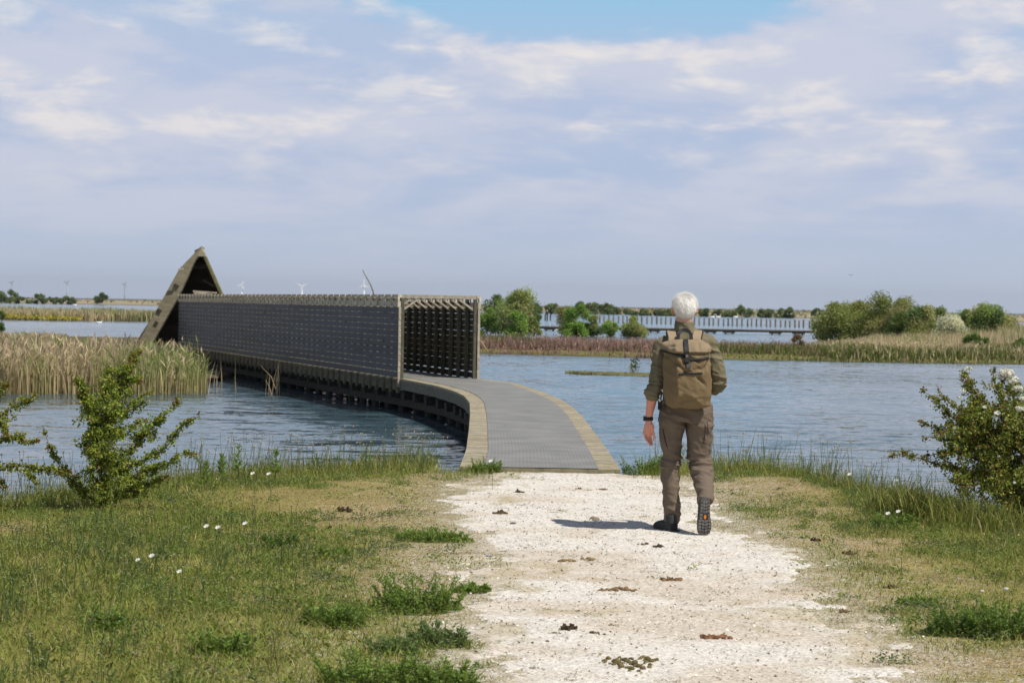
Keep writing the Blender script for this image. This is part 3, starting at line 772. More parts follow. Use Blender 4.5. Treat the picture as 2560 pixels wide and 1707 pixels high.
# shirt: collar, trunk, both sleeves as one surface
mb = MB()
mb.tube([B_(1711, 805, -.006), B_(1711, 818, -.003), B_(1712, 829, 0), B_(1713, 838, .0), B_(1713.5, 850), B_(1714, 870), B_(1714, 900), B_(1714, 950), B_(1715, 1000), B_(1716, 1030), B_(1716, 1042)],
        [(.064, .062), (.070, .068), (.092, .074), (.150, .088), (.188, .104), (.196, .118), (.188, .125), (.176, .125), (.172, .125), (.180, .128), (.178, .125)], 32, pw=2.3)
mb.tube([B_(1672, 846, 0), B_(1658, 864, -.005), B_(1652, 890, -.02), B_(1649, 920, -.03), B_(1644, 950, -.045), B_(1637, 972, -.055), B_(1632, 985, -.055)], [.045, .066, .062, .060, .062, .054, .050], 20)
mb.tube([B_(1634, 972, -.055), B_(1632, 980, -.055), B_(1630, 992, -.054), B_(1629, 1001, -.052)], [.045, .054, .052, .043], 20)
mb.tube([B_(1633, 978, -.055), B_(1631, 984, -.055)], [.056, .055], 20)
mb.tube([B_(1756, 842, 0), B_(1770, 860, 0), B_(1780, 890, 0), B_(1789, 920, .0), B_(1795, 948, .01), B_(1795, 961, .04), B_(1786, 967, .12), B_(1774, 962, .19)], [.045, .066, .062, .061, .060, .060, .052, .042], 20)
V, Fs, Nn = remesh(mb, .0055, 2)
lx = (V[:, 0]-B_(1714, 900)[0])
arm = sm(np.abs(lx), .14, .2)
V = folds(V, Nn, .010, 9, 9, 22, 61, .4+arm); V = folds(V, Nn, .006, 22, 20, 30, 62)
elb = np.exp(-((V[:, 2]-B_(1640, 962)[2])/.07)**2)*arm; V = folds(V, Nn, .014, 6, 12, 46, 63, elb)
V = folds(V, Nn, .012, 26, 26, 8, 64, sm(V[:, 2], B_(1712, 835)[2], B_(1712, 826)[2]))
M_shirt = vcol_mat('shirt_cloth', .85, .15, 0, .10, 9, .25, .0015, 300)
SH = np.array((.165, .143, .088))
obj('shirt', V, Fs, M_shirt, man, np.tile(SH, (len(V), 1))*(.92+.16*fbm(V[:, 0]*9, V[:, 1]*9, V[:, 2]*9, 65))[:, None], True)
# trousers
mb = MB()
mb.tube([B_(1716, 1012), B_(1716, 1026), B_(1715.5, 1042), B_(1715, 1052)], [(.186, .122), (.190, .132), (.194, .140), (.180, .135)], 28, pw=2.4)
mb.tube([B_(1684, 1036, 0), B_(1681, 1052, 0), B_(1680.5, 1066, .0), B_(1679, 1090, .01), B_(1678, 1110, .015), B_(1680, 1141, .03), B_(1675, 1166, .035), B_(1675.5, 1195, .03), B_(1677, 1215, .02), B_(1678, 1238, .015), B_(1681, 1268, .015), B_(1680.5, 1288, .015), B_(1680, 1303, .02)],
        [(.100, .13), (.098, .13), (.090, .115), (.082, .105), (.074, .095), (.064, .082), (.065, .080), (.0625, .078), (.060, .078), (.056, .074), (.060, .074), (.056, .07), (.050, .068)], 24)
mb.tube([B_(1744, 1036, 0), B_(1749, 1052, 0), B_(1749, 1070, .0), B_(1748.5, 1090, .0), B_(1748, 1112, .01), B_(1747, 1141, .02), B_(1751, 1160, .02), B_(1753, 1172, -.02), B_(1757, 1195, -.12), B_(1761, 1222, -.22), B_(1763.5, 1246, -.29), B_(1764, 1255, -.312)],
        [(.100, .13), (.100, .13), (.096, .118), (.092, .108), (.088, .10), (.075, .088), (.080, .088), (.079, .084), (.068, .072), (.062, .066), (.055, .062), (.052, .060)], 24)
V, Fs, Nn = remesh(mb, .0055, 2)
kz = B_(1750, 1158)[2]
isr = V[:, 0] > B_(1711, 1100)[0]
wk = np.exp(-((V[:, 2]-kz)/.075)**2)
V = folds(V, Nn, .020, 5, 8, 44, 71, wk*np.where(isr, 1.3, .7), 1.2); V = folds(V, Nn, .014, 8, 8, 17, 72); V = folds(V, Nn, .005, 22, 20, 34, 73)
seat = np.exp(-((V[:, 2]-B_(1712, 1058)[2])/.05)**2); V = folds(V, Nn, .012, 14, 8, 24, 74, seat)
hem = np.exp(-((V[:, 2]-B_(1680, 1285)[2])/.06)**2)*(~isr); V = folds(V, Nn, .010, 10, 10, 30, 75, hem)
M_tr = vcol_mat('trouser_cloth', .85, .15, 0, .10, 8, .25, .0015, 300)
TR = np.array((.150, .115, .086))
trous = obj('trousers', V, Fs, M_tr, man, np.tile(TR, (len(V), 1))*(.90+.2*fbm(V[:, 0]*7, V[:, 1]*7, V[:, 2]*7, 76))[:, None], True)
tb = BVHTree.FromPolygons([tuple(v) for v in V], Fs)
def hit(bvh, px, py, off=.002):
    d = fw + rt*((px-1280)/F) - up*((py-853.5)/F); d = d/np.linalg.norm(d)
    o = np.array((0, 0, EYE))+d*14
    r = bvh.ray_cast(Vector(o), Vector(d))
    if r[0] is None: return None, None
    n = np.array(r[1]); 
    if n @ d > 0: n = -n
    return np.array(r[0])+n*off, n
def band(bvh, pix, w, th, c, sub=5, off=.003):
    """flat strap following a surface through photo points"""
    pts = []; nr = []
    for a, b_ in zip(pix[:-1], pix[1:]):
        for q in range(sub):
            f_ = q/sub; p, n = hit(bvh, a[0]+(b_[0]-a[0])*f_, a[1]+(b_[1]-a[1])*f_, off)
            if p is not None: pts.append(p); nr.append(n)
    p, n = hit(bvh, *pix[-1], off)
    if p is not None: pts.append(p); nr.append(n)
    V = []; Fs = []
    m = len(pts)
    for i in range(m):
        t = pts[min(i+1, m-1)]-pts[max(0, i-1)]; t = t/(np.linalg.norm(t)+1e-9); n = nr[i]; s = np.cross(t, n); s /= np.linalg.norm(s)+1e-9
        V += [pts[i]-s*w/2, pts[i]-s*w*.42+n*th, pts[i]+s*w*.42+n*th, pts[i]+s*w/2]
    for i in range(m-1):
        for q in range(3): Fs.append((4*i+q, 4*i+q+1, 4*i+4+q+1, 4*i+4+q))
    mb = MB(); mb.add(V, Fs, c); return mb
BLK = np.array((.018, .017, .017))
M_black = vcol_mat('black_webbing', .6, .3, 0, .2, 60)
band(tb, [(1763, 1060), (1762, 1085), (1759, 1108)], .006, .002, BLK).make('pocket_seam', M_black, man)
band(tb, [(1658, 1072), (1663, 1100), (1669, 1118)], .006, .002, BLK).make('pocket_seam', M_black, man)
band(tb, [(1767.5, 1057), (1779, 1058)], .02, .004, TR*.95).make('pocket_flap', M_tr, man)
band(tb, [(1773, 1058), (1773.5, 1078)], .042, .007, TR*1.0).make('pocket_flap', M_tr, man)
# shoes
SHO = np.array((.035, .036, .038))
M_shoe = vcol_mat('shoe_fabric', .8, .2, 0, .3, 40, .4, .003, 90)
mb = MB()
h0 = PY(1682, 1328, 16.44); h0[2] = 0.0
def S1(dx, dy, z): 
    a = R(24); return np.array((h0[0]+dx*math.cos(a)-dy*math.sin(a), h0[1]+.0+dy*math.cos(a)+dx*math.sin(a), z))
mb.tube([S1(0, -.015, .045), S1(0, .05, .048), S1(0, .13, .045), S1(0, .20, .037), S1(0, .255, .028)], [(.036, .042), (.040, .045), (.044, .040), (.046, .034), (.030, .024)], 18, ref=(0, 0, 1), pw=2.6)
mb.tube([S1(0, .0, .05), S1(.0, .025, .09), S1(.0, .03, .125)], [(.036, .042), (.042, .050), (.040, .046)], 16)
V, Fs, Nn = remesh(mb, .005, 2); V[:, 2] = np.maximum(V[:, 2], .012)
shoe = obj('shoe', V, Fs, M_shoe, man, np.tile(SHO, (len(V), 1)), True)
mb = MB()
out = [(-.030, -.052), (.0, -.060), (.030, -.052), (.038, -.02), (.036, .05), (.044, .12), (.048, .18), (.040, .24), (.015, .275), (-.015, .272), (-.042, .235), (-.050, .17), (-.042, .10), (-.036, .03), (-.038, -.02)]
n = len(out); mb.add([S1(x, y, .004) for x, y in out]+[S1(x, y, .024) for x, y in out], [tuple(range(n-1, -1, -1)), tuple(range(n, 2*n))]+[(i, (i+1) % n, n+(i+1) % n, n+i) for i in range(n)], (.045, .043, .042))
mb.make('sole', M_shoe, shoe)
# trailing shoe: sole turned to the viewer, toe on the shell
T0 = PY(1761, 1342, 16.16); T0[2] = .006
H0 = PY(1764, 1243, 16.12)
ax = H0-T0; LS = np.linalg.norm(ax); ax /= LS
sx_ = np.array((1.0, .10, 0)); sx_ -= ax*(sx_@ax); sx_ /= np.linalg.norm(sx_); nz_ = np.cross(sx_, ax)   # towards the ankle
if nz_[1] < 0: nz_ = -nz_
SW = LS/.30
def S2(x, y, z): return T0+sx_*x*SW+ax*(y*SW)+nz_*z*SW
out = [(-.022, .0), (.018, -.002), (.043, .022), (.052, .062), (.050, .105), (.041, .15), (.036, .20), (.037, .25), (.031, .285), (.012, .302), (-.012, .302), (-.031, .285), (-.037, .25), (-.036, .20), (-.042, .15), (-.052, .105), (-.055, .06), (-.046, .022)]
mb = MB(); n = len(out)
def rock(y): return .022*max(0, (.09-y)/.09)**2
mb.add([S2(x, y, rock(y)) for x, y in out]+[S2(x*1.02, y, .024+rock(y)) for x, y in out], [tuple(range(n)), tuple(range(2*n-1, n-1, -1))]+[(i, (i+1) % n, n+(i+1) % n, n+i) for i in range(n)], (.12, .112, .105))
SO = (.165, .155, .145)
def lug(pts):
    k = len(pts); mb.add([S2(x, y, -.0055+rock(y)) for x, y in pts]+[S2(x*1.04, y, .004+rock(y)) for x, y in pts], [tuple(range(k)), tuple(range(2*k-1, k-1, -1))]+[(i, (i+1) % k, k+(i+1) % k, k+i) for i in range(k)], np.array(SO)*random.uniform(.75, 1.15))
for y in np.arange(.022, .29, .0245):
    xl = np.interp(y, [0, .022, .062, .105, .15, .20, .25, .285, .302], [.02, .043, .052, .050, .041, .036, .037, .031, .012])*.95
    if .125 < y < .18:
        for s in (-1, 1): lug([(s*xl, y-.009), (s*xl, y+.009), (s*xl*.55, y+.004), (s*xl*.55, y-.012)])
        continue
    for s in (-1, 1):
        lug([(s*xl, y-.009), (s*xl, y+.009), (s*xl*.60, y+.013), (s*xl*.55, y-.004)])
        lug([(s*xl*.47, y-.008), (s*xl*.50, y+.010), (s*xl*.05, y+.004), (s*xl*.05, y-.014)])
sole2 = mb
mb = MB()
mb.tube([S2(0, .005, .045), S2(0, .03, .052), S2(0, .09, .062), S2(0, .16, .072), S2(0, .23, .072), S2(0, .285, .060)], [(.030, .022), (.044, .032), (.047, .038), (.040, .046), (.038, .048), (.030, .036)], 18, ref=tuple(nz_), pw=2.5)
mb.tube([S2(0, .235, .06), S2(0, .255, .12), S2(0, .262, .15)], [(.036, .042), (.042, .046), (.040, .044)], 16, ref=tuple(ax))
V, Fs, Nn = remesh(mb, .005, 2)
shoe2 = obj('shoe', V, Fs, M_shoe, man, np.tile((.05, .048, .045), (len(V), 1)), True)
so2 = sole2.make('sole', M_shoe, shoe2)
mb = MB(); k = 10
mb.add([S2(.001+.009*math.cos(2*math.pi*i/k), .150+.017*math.sin(2*math.pi*i/k), -.0025) for i in range(k)]+[S2(.001+.010*math.cos(2*math.pi*i/k), .150+.018*math.sin(2*math.pi*i/k), .004) for i in range(k)], [tuple(range(k)), tuple(range(2*k-1, k-1, -1))]+[(i, (i+1) % k, k+(i+1) % k, k+i) for i in range(k)], (.70, .22, .02))
mb.make('sole_badge', vcol_mat('orange_rubber', .6, .3), shoe2)
mb = MB()
for (a, b_) in (((1743, 1284, -.30), (1737, 1283, -.34)), ((1737, 1283, -.34), (1736, 1286, -.34)), ((1743, 1288, -.29), (1739, 1293, -.33))):
    mb.tube([B_(*a), B_(*b_)], .0022, 6, col=BLK)
mb.make('shoelace', M_black, shoe2)
# wrist watch
mb = MB()
wa, wb_ = B_(1621.8, 1042, -.041), B_(1622, 1051, -.040)
mb.tube([wa, wb_], [(.0325, .0265), (.0325, .0265)], 24, col=BLK); 
wt = mb.make('watch_strap', M_black, man, True)
mb = MB(); c = (wa+wb_)/2+np.array((-.031, .006, .002)); mb.box(c, .014, .034, .036, X=(1, -.2, 0), col=BLK*.8); mb.make('watch_case', vcol_mat('watch_gloss', .2, .5), wt)

# ================================================================== BACKPACK (worn on the back, a thing of its own)
bp = empty('backpack', (*B_(1718, 1015, -.2),)); tag(bp, 'tan canvas roll-top backpack with black zips and buckle strap on the walker', 'backpack')
BY = -.245
def prof(cx, py, a, b_, ysh=0.0, left=.45):
    """boxy cross-section with a chamfered left flank; a,b in metres"""
    pts = [(-a, .85*b_), (-a*1.0, .25*b_), (-a*left, -b_), (a*.30, -b_*1.03), (a*.80, -b_*.80), (a, -.15*b_), (a, .85*b_), (0, 1.0*b_)]
    c = B_(cx, py, BY+ysh); return [c+np.array((x, y, 0)) for x, y in pts]
rings = [prof(1722, 1019, .118, .060, .02), prof(1721, 1012, .150, .095, .01), prof(1720, 990, .166, .115), prof(1719, 960, .170, .122), prof(1718.5, 925, .168, .118), prof(1718, 898, .162, .108), prof(1717, 884, .158, .095, .01),
         prof(1714.5, 879, .180, .112, .0), prof(1714, 869, .182, .105, .01), prof(1713, 860, .165, .085, .025), prof(1712, 852.5, .125, .055, .055), prof(1712, 849, .09, .030, .07)]
mb = MB(); n = 8; V = [p for r in rings for p in r]; Fs = []
for i in range(len(rings)-1):
    for k in range(n): k2 = (k+1) % n; Fs.append((i*n+k, (i+1)*n+k, (i+1)*n+k2, i*n+k2))
Fs.append(tuple(range(n))); Fs.append(tuple(range(len(rings)*n-1, len(rings)*n-n-1, -1)))
mb.add(V, Fs)
V, Fs, Nn = remesh(mb, .005, 4)
def dent(V, px, py, sx, sz, ang, dep):
    c = B_(px, py, BY-.11); x = V[:, 0]-c[0]; z = V[:, 2]-c[2]; ca, sa = math.cos(ang), math.sin(ang)
    u_ = x*ca+z*sa; v_ = -x*sa+z*ca
    return V-Nn*(dep*np.exp(-(u_/sx)**2-(v_/sz)**2)*(V[:, 1] < PD+BY+.03))[:, None]
V = dent(V, 1694, 912, .055, .014, R(-40), .024); V = dent(V, 1740, 925, .06, .018, R(12), .016); V = dent(V, 1752, 950, .05, .012, R(-52), .020)
V = dent(V, 1716, 905, .03, .016, R(20), .014); V = dent(V, 1737, 900, .05, .010, R(-20), .010); V = dent(V, 1706, 995, .02, .10, R(0), .006); V = dent(V, 1694, 940, .006, .10, R(2), -.006)
V = dent(V, 1766, 915, .05, .014, R(60), .018); V = dent(V, 1727, 1000, .07, .010, R(8), .008); V = dent(V, 1690, 866, .05, .008, R(10), .010); V = dent(V, 1748, 868, .01, .03, R(5), .010)
V = folds(V, Nn, .012, 7, 7, 10, 81); V = folds(V, Nn, .004, 24, 20, 26, 82)
M_can = vcol_mat('canvas', .85, .15, 0, .08, 9, .25, .0015, 260)
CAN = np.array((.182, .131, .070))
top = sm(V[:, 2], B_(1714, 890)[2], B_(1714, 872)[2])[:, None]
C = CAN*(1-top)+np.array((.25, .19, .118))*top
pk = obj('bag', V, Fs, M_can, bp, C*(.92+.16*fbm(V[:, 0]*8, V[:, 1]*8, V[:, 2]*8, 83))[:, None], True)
pb = BVHTree.FromPolygons([tuple(v) for v in V], Fs)
band(pb, [(1652.5, 876.5), (1663, 878), (1680, 882), (1697, 888), (1712, 893)], .021, .006, BLK).make('roll_zip', M_black, bp, True)
band(pb, [(1727, 900), (1742, 900), (1760, 896.5), (1776, 894.5), (1789, 898)], .023, .007, BLK).make('roll_zip', M_black, bp, True)
band(pb, [(1697, 935.5), (1712, 933), (1733, 934), (1755, 932.5)], .016, .005, BLK).make('pocket_zip', M_black, bp, True)
band(pb, [(1714, 852), (1715, 868), (1717, 885), (1719, 903), (1721, 921)], .036, .004, BLK*1.2, 6, .010).make('closing_strap', M_black, bp)
p, nn_ = hit(pb, 1717.5, 896, .02)
mb = MB(); mb.box(p, .030, .014, .064, col=BLK*1.6); mb.box(p+np.array((-.002, -.008, .012)), .018, .006, .016, col=(.16, .16, .16)); mb.make('buckle', vcol_mat('buckle_plastic', .35, .5), bp)
mb = MB(); 
for q in range(9):
    a0, a1 = math.pi*q/9, math.pi*(q+1)/9
    f0 = B_(1711.5-17*math.cos(a0)*(1-.12*math.sin(a0)), 849-25*math.sin(a0)**.6, -.17+.03*math.sin(a0)); f1 = B_(1711.5-17*math.cos(a1)*(1-.12*math.sin(a1)), 849-25*math.sin(a1)**.6, -.17+.03*math.sin(a1))
    mb.beam(f0, f1+(f1-f0)*.12, .024, .008, Z=(0, -1, .15), col=BLK)
mb.make('carry_handle', M_black, bp)
def strap(pts, w, c, name, m_):
    P_ = [B_(*p) for p in pts]; V = []; Fs = []; mm = len(P_)
    for i in range(mm):
        t = P_[min(i+1, mm-1)]-P_[max(0, i-1)]; t /= np.linalg.norm(t); nrm = np.array((0, -.75, .65)) if i < mm-2 else np.array((0, .3, 1.)); nrm = nrm-t*(nrm@t); nrm /= np.linalg.norm(nrm); s = np.cross(t, nrm)
        V += [P_[i]-s*w/2, P_[i]+s*w/2, P_[i]+s*w/2+nrm*.013, P_[i]-s*w/2+nrm*.013]
    for i in range(mm-1):
        for q in range(4): Fs.append((4*i+q, 4*i+(q+1) % 4, 4*i+4+(q+1) % 4, 4*i+4+q))
    Fs += [(0, 1, 2, 3), (4*mm-1, 4*mm-2, 4*mm-3, 4*mm-4)]
    b2 = MB(); b2.add(V, Fs, c); return b2.make(name, m_, bp)
for sgn, x0 in ((-1, 1712), (1, 1712)):
    L = [(x0+sgn*30, 858, -.155), (x0+sgn*30, 846, -.125), (x0+sgn*33, 835, -.075), (x0+sgn*34, 829, -.01), (x0+sgn*35, 836, .07), (x0+sgn*38, 855, .125), (x0+sgn*44, 890, .145)]
    s_ = strap(L, .066, (.30, .225, .145), 'shoulder_strap', M_can)
    for e in (-1, 1):
        strap([(a+e*11.5, b_, c-.003) for a, b_, c in L[:5]], .007, BLK, 'strap_edge', M_black).parent = s_
mb = MB()
for (x, y) in ((1656, 976), (1649, 1000)): mb.box(B_(x, y, -.16), .012, .01, .020, X=(1, 0, .5), col=(.7, .7, .7))
mb.beam(B_(1664, 930, -.2), B_(1655, 975, -.16), .012, .006, Z=(0, -1, 0), col=BLK); mb.beam(B_(1655, 975, -.16), B_(1650, 1010, -.12), .012, .006, Z=(0, -1, 0), col=BLK)
mb.beam(B_(1653, 1008, -.13), B_(1645, 1053, -.13), .005, .005, Z=(0, -1, 0), col=BLK)
mb.box(B_(1650, 1012, -.10), .03, .03, .07, col=BLK)
mb.make('side_strap', M_black, bp)
# ================================================================== GRASS, WEEDS, FLOWERS ON THE NEAR BANK
M_leaf = vcol_mat('leaf', .5, .4, .42)
M_grass = vcol_mat('grass', .6, .3, .38)
M_dry = vcol_mat('dry_stalk', .8, .15, .25)
def scatter(n, x0, x1, y0, y1, dens):
    """points inside the wedge the camera can see (and a little beyond)"""
    x = rng.uniform(x0, x1, n); y = rng.uniform(y0, y1, n)
    k = (np.abs(x) < .275*y+.9) & (rng.random(n) < dens(x, y)); return x[k], y[k]
def onshore(x, y): return sm(shore(x)-y, -1.0, -.5)
G1 = np.array((.175, .220, .040)); G2 = np.array((.31, .310, .068)); STRAW = np.array((.44, .35, .17)); DKG = np.array((.045, .085, .022))
def gcols(k, dry=.2, lush=0.0):
    f_ = rng.random((k, 1)); c = G1*(1-f_)+G2*f_
    d = (rng.random((k, 1)) < dry); c = np.where(d, STRAW*rng.uniform(.6, 1.1, (k, 1)), c)
    return np.clip(c*rng.uniform(.7, 1.25, (k, 1)), 0, 1)
# short turf
B = Batch()
x, y = scatter(560000, -9, 9, 7.5, 25.5, lambda x, y: np.clip(greenf(x, y)*1.05+.10*(shellf(x, y) < -.1), 0, 1)*onshore(x, y)*sm(-shellf(x, y), -.02, .3)*~deckmask(x, y)*np.clip(1.25-y*.028, .4, 1))
k = len(x); g_ = greenf(x, y); band_ = sm(shore(x)-y, 1.6, .2)
h = rng.uniform(.012, .045, k)*(.6+1.1*g_+.6*fbm(x*2.2, y*2.2, 0, 91, 3))*(1+.8*band_)
blades(B, np.stack([x, y, gh(x, y)], 1), h, rng.uniform(.003, .0065, k), rng.uniform(.3, 1.3, k), gcols(k, .16)*(.8+.5*fbm(x*1.5, y*1.3, 0, 92)[:, None]), None, 2)
tag(B.make('short_grass', M_grass), kind='stuff'); print('turf', k)
# olive moss-like growth on the trodden margin: tiny dry blades
B = Batch()
x, y = scatter(200000, -5, 6, 8, 23.5, lambda x, y: sm(-shellf(x, y), -.12, .15)*(1-greenf(x, y)*.6)*onshore(x, y)*~deckmask(x, y))
k = len(x); c = np.where(rng.random((k, 1)) < .65, np.array((.25, .20, .075)), np.array((.34, .27, .15)))*rng.uniform(.6, 1.25, (k, 1))
blades(B, np.stack([x, y, gh(x, y)], 1), rng.uniform(.005, .016, k), rng.uniform(.004, .008, k), rng.uniform(.8, 2.2, k), c, None, 1)
tag(B.make('trodden_turf', M_grass), kind='stuff')
# broad-leaved herbs mixed through the green parts
B = Batch()
x, y = scatter(52000, -8, 8, 8, 25, lambda x, y: sm(greenf(x, y), .25, .8)*onshore(x, y)*~deckmask(x, y)*sm(fbm(x*1.6, y*1.6, 0, 95), .36, .60))
k = len(x); rep = 7; cx = np.repeat(x, rep)+rng.normal(0, .022, k*rep); cy = np.repeat(y, rep)+rng.normal(0, .022, k*rep)
hh = np.repeat(rng.uniform(.02, .075, k), rep)*rng.uniform(.2, 1, k*rep)
leaves(B, np.stack([cx, cy, gh(cx, cy)+hh*.7], 1), rng.uniform(.014, .040, k*rep), gcols(k*rep, .05)*np.repeat(rng.uniform(.55, 1.25, (k, 1)), rep, 0)*np.array((.85, 1, .9)), .8, .34)
tag(B.make('herb_leaves', M_leaf), kind='stuff'); print('herbs', k)
# ragged mats of small weeds, thick and thin
B = Batch()
cx, cy = scatter(7600, -7, 7.5, 8.3, 24.5, lambda x, y: np.clip(.25+greenf(x, y)*.9, 0, 1)*sm(-shellf(x, y), .0, .35)*onshore(x, y)*~deckmask(x, y)*sm(fbm(x*.8, y*1.1, 0, 151), .40, .62)); kk = len(cx)
rad = rng.uniform(.025, .15, kk)*(.5+.8*rng.random(kk)); cnt = (rad*900).astype(int)+8; idx = np.repeat(np.arange(kk), cnt); m = len(idx)
a = rng.uniform(0, 6.283, m); rr = rad[idx]*rng.random(m)**.55*(1+.5*np.sin(a*3+idx)); x = cx[idx]+rr*np.cos(a)*1.5; y = cy[idx]+rr*np.sin(a)*.9
hh = np.clip(rad[idx]*.55*(1-(rr/rad[idx]/1.5)**2), 0, .09)*rng.random(m); tone = np.where(rng.random((kk, 1)) < .5, np.array((.15, .235, .042)), np.where(rng.random((kk, 1)) < .5, np.array((.22, .27, .055)), np.array((.12, .17, .07))))[idx]
d = rdir(m, .3); d[:, 2] = np.abs(d[:, 2])*.7; leaves(B, np.stack([x, y, gh(x, y)+hh+.003], 1), rng.uniform(.012, .030, m), tone*rng.uniform(.5, 1.35, (m, 1)), .8, .36, d)
tag(B.make('weed_mats', M_leaf), kind='stuff'); print('mats', kk, m)
# straggling herbs, knee-low, in the lush parts
B = Batch()
cx, cy = scatter(3800, -7, 7.5, 8.3, 24.5, lambda x, y: np.clip(sm(greenf(x, y), .45, .95)*sm(fbm(x*.9, y*.9, 0, 161), .42, .62)+.9*sm(shore(x)-y, 1.2, .5)*(shellf(x, y) < -.25), 0, 1)*onshore(x, y)*~deckmask(x, y)); kk = len(cx)
rep = 5; x = np.repeat(cx, rep)+rng.normal(0, .03, kk*rep); y = np.repeat(cy, rep)+rng.normal(0, .03, kk*rep); k = len(x); h = np.repeat(rng.uniform(.05, .17, kk)*(1+.9*sm(shore(cx)-cy, 1.2, .5)), rep)*rng.uniform(.6, 1.1, k)
b0 = np.stack([x, y, gh(x, y)], 1); top = b0+np.stack([rng.normal(.1, .3, k)*h, rng.normal(0, .3, k)*h, h], 1); w = .0018
B.add(np.stack([b0-(w, 0, 0), b0+(w, 0, 0), top+(w, 0, 0), top-(w, 0, 0)], 1), vary((.16, .19, .06), k), [(0, 1, 2, 3)])
r2 = 11; f_ = rng.random((k*r2, 1))**.8; c = np.repeat(b0, r2, 0)*(1-f_)+np.repeat(top, r2, 0)*f_; d = rdir(k*r2, .4); tn = np.repeat(np.where(rng.random((kk, 1)) < .5, np.array((.17, .25, .045)), np.array((.12, .185, .05))), rep*r2, 0)
leaves(B, c, rng.uniform(.014, .036, k*r2)*(1.15-.5*f_[:, 0]), tn*rng.uniform(.55, 1.3, (k*r2, 1)), .8, .3, d)
tag(B.make('straggling_herbs', M_leaf), kind='stuff'); print('herbs2', k)
# taller grass on the bank crest and left foreground
B = Batch()
def tall(x, y):
    s = shore(x)-y
    return (sm(s, 1.5, .5)*sm(s, -1.3, -.8)*sm(np.maximum(-.5-x, x-1.15), -.05, .25) + .10*sm(-x, 1.4, 2.6)*(fbm(x, y, 0, 97) > .5)+.16*sm(x, 3.0, 3.6)*(y > 11))*~deckmask(x, y)
x, y = scatter(150000, -9, 9, 8.5, 25.5, lambda x, y: np.clip(tall(x, y), 0, 1)*.8)
k = len(x); h = rng.uniform(.07, .24, k)*(.6+.9*fbm(x*2.5, y*2.5, 0, 98, 3)); h *= np.where(np.abs(x-.3) < 1.2, .72, 1.05)
blades(B, np.stack([x, y, gh(x, y)], 1), h, rng.uniform(.004, .008, k), rng.uniform(.1, .75, k), gcols(k, .13), None, 2)
tag(B.make('bank_grass', M_grass), kind='stuff'); print('tall', k)
# seed stalks with brown heads (plantain), and small pale buds
B = Batch()
def stalks(x, y, h, headc, hr, hl, stc):
    k = len(x); b0 = np.stack([x, y, gh(x, y)], 1); ln = rng.normal(0, .12, (k, 2))*h[:, None]
    ln[:, 0] += .06*h; top = b0+np.concatenate([ln, h[:, None]], 1); w = .0022
    V = np.stack([b0-(w, 0, 0), b0+(w, 0, 0), top+(w*.6, 0, 0), top-(w*.6, 0, 0)], 1); B.add(V, vary(stc, k), [(0, 1, 2, 3)])
    r = hr*rng.uniform(.7, 1.3, k); l = hl*rng.uniform(.6, 1.3, k)
    d = np.zeros((k, 3)); d[:, 2] = 1; ex = np.array((1., 0, 0)); ey = np.array((0, 1., 0))
    V = np.stack([top-d*l[:, None]*.5, top+ex*r[:, None], top+ey*r[:, None], top-ex*r[:, None], top-ey*r[:, None], top+d*l[:, None]*.5], 1)
    B.add(V, vary(headc, k, .3), None, [(0, 2, 1), (0, 3, 2), (0, 4, 3), (0, 1, 4), (5, 1, 2), (5, 2, 3), (5, 3, 4), (5, 4, 1)])
x, y = scatter(22000, -8, 8, 8.5, 25, lambda x, y: np.clip(sm(shore(x)-y, 1.2, .3)*sm(shore(x)-y, -1, -.5)*.8 + .022*sm(-x, 1.6, 2.6)*(fbm(x*1.3, y*1.3, 0, 141) > .5)+.09*sm(x, 3.0, 3.6), 0, 1)*sm(np.maximum(-.55-x, x-1.3), 0, .2)*~deckmask(x, y))
k = len(x); stalks(x, y, rng.uniform(.14, .44, k)*np.where(shore(x)-y < 1.2, 1, .55), (.46, .37, .24), .0075, .022, (.13, .15, .05))
x, y = scatter(110, -3.2, -.9, 9.2, 10.4, lambda x, y: fbm(x*2, y*2, 0, 140) > .5); k = len(x)
stalks(x, y, rng.uniform(.10, .22, k), (.30, .22, .16), .006, .018, (.16, .15, .06)); 
tag(B.make('seed_stalks', M_dry), kind='stuff')
B = Batch()
def flowers(x, y, h, r, c, stc=(.10, .13, .04)):
    k = len(x); b0 = np.stack([x, y, gh(x, y)], 1); top = b0+np.stack([rng.normal(0, .1, k)*h, rng.normal(0, .1, k)*h, h], 1); w = .0017
    B.add(np.stack([b0-(w, 0, 0), b0+(w, 0, 0), top+(w, 0, 0), top-(w, 0, 0)], 1), vary(stc, k), [(0, 1, 2, 3)])
    P6 = [top+np.array((math.cos(a), math.sin(a)*.8, .35*math.sin(a*1.0+4)))*r[:, None] for a in np.arange(6)*math.pi/3]
    B.add(np.stack([top+np.array((0, 0, .25))*r[:, None]]+P6, 1), vary(c, k, .08, .03), None, [(0, i+1, (i+1) % 6+1) for i in range(6)])
x, y = scatter(16000, -7, 8, 8.5, 24.5, lambda x, y: np.clip(sm(greenf(x, y), .35, .8)*(.20+.5*sm(-x, 1.2, 2.2)*(y < 16)), 0, 1)*(fbm(x*1.2, y*1.2, 0, 101) > .42)*(shellf(x, y) < -.1)*onshore(x, y)*~deckmask(x, y))
k = len(x); flowers(x, y, rng.uniform(.04, .20, k), rng.uniform(.0035, .0095, k), (.82, .79, .56))
x, y = scatter(900, -8, 8, 17, 25, lambda x, y: sm(shore(x)-y, 1.3, .5)*sm(shore(x)-y, -1, -.5)*sm(np.maximum(-.6-x, x-1.4), 0, .2)*.5)
k = len(x); flowers(x, y, rng.uniform(.15, .42, k), rng.uniform(.006, .013, k), (.78, .76, .68))
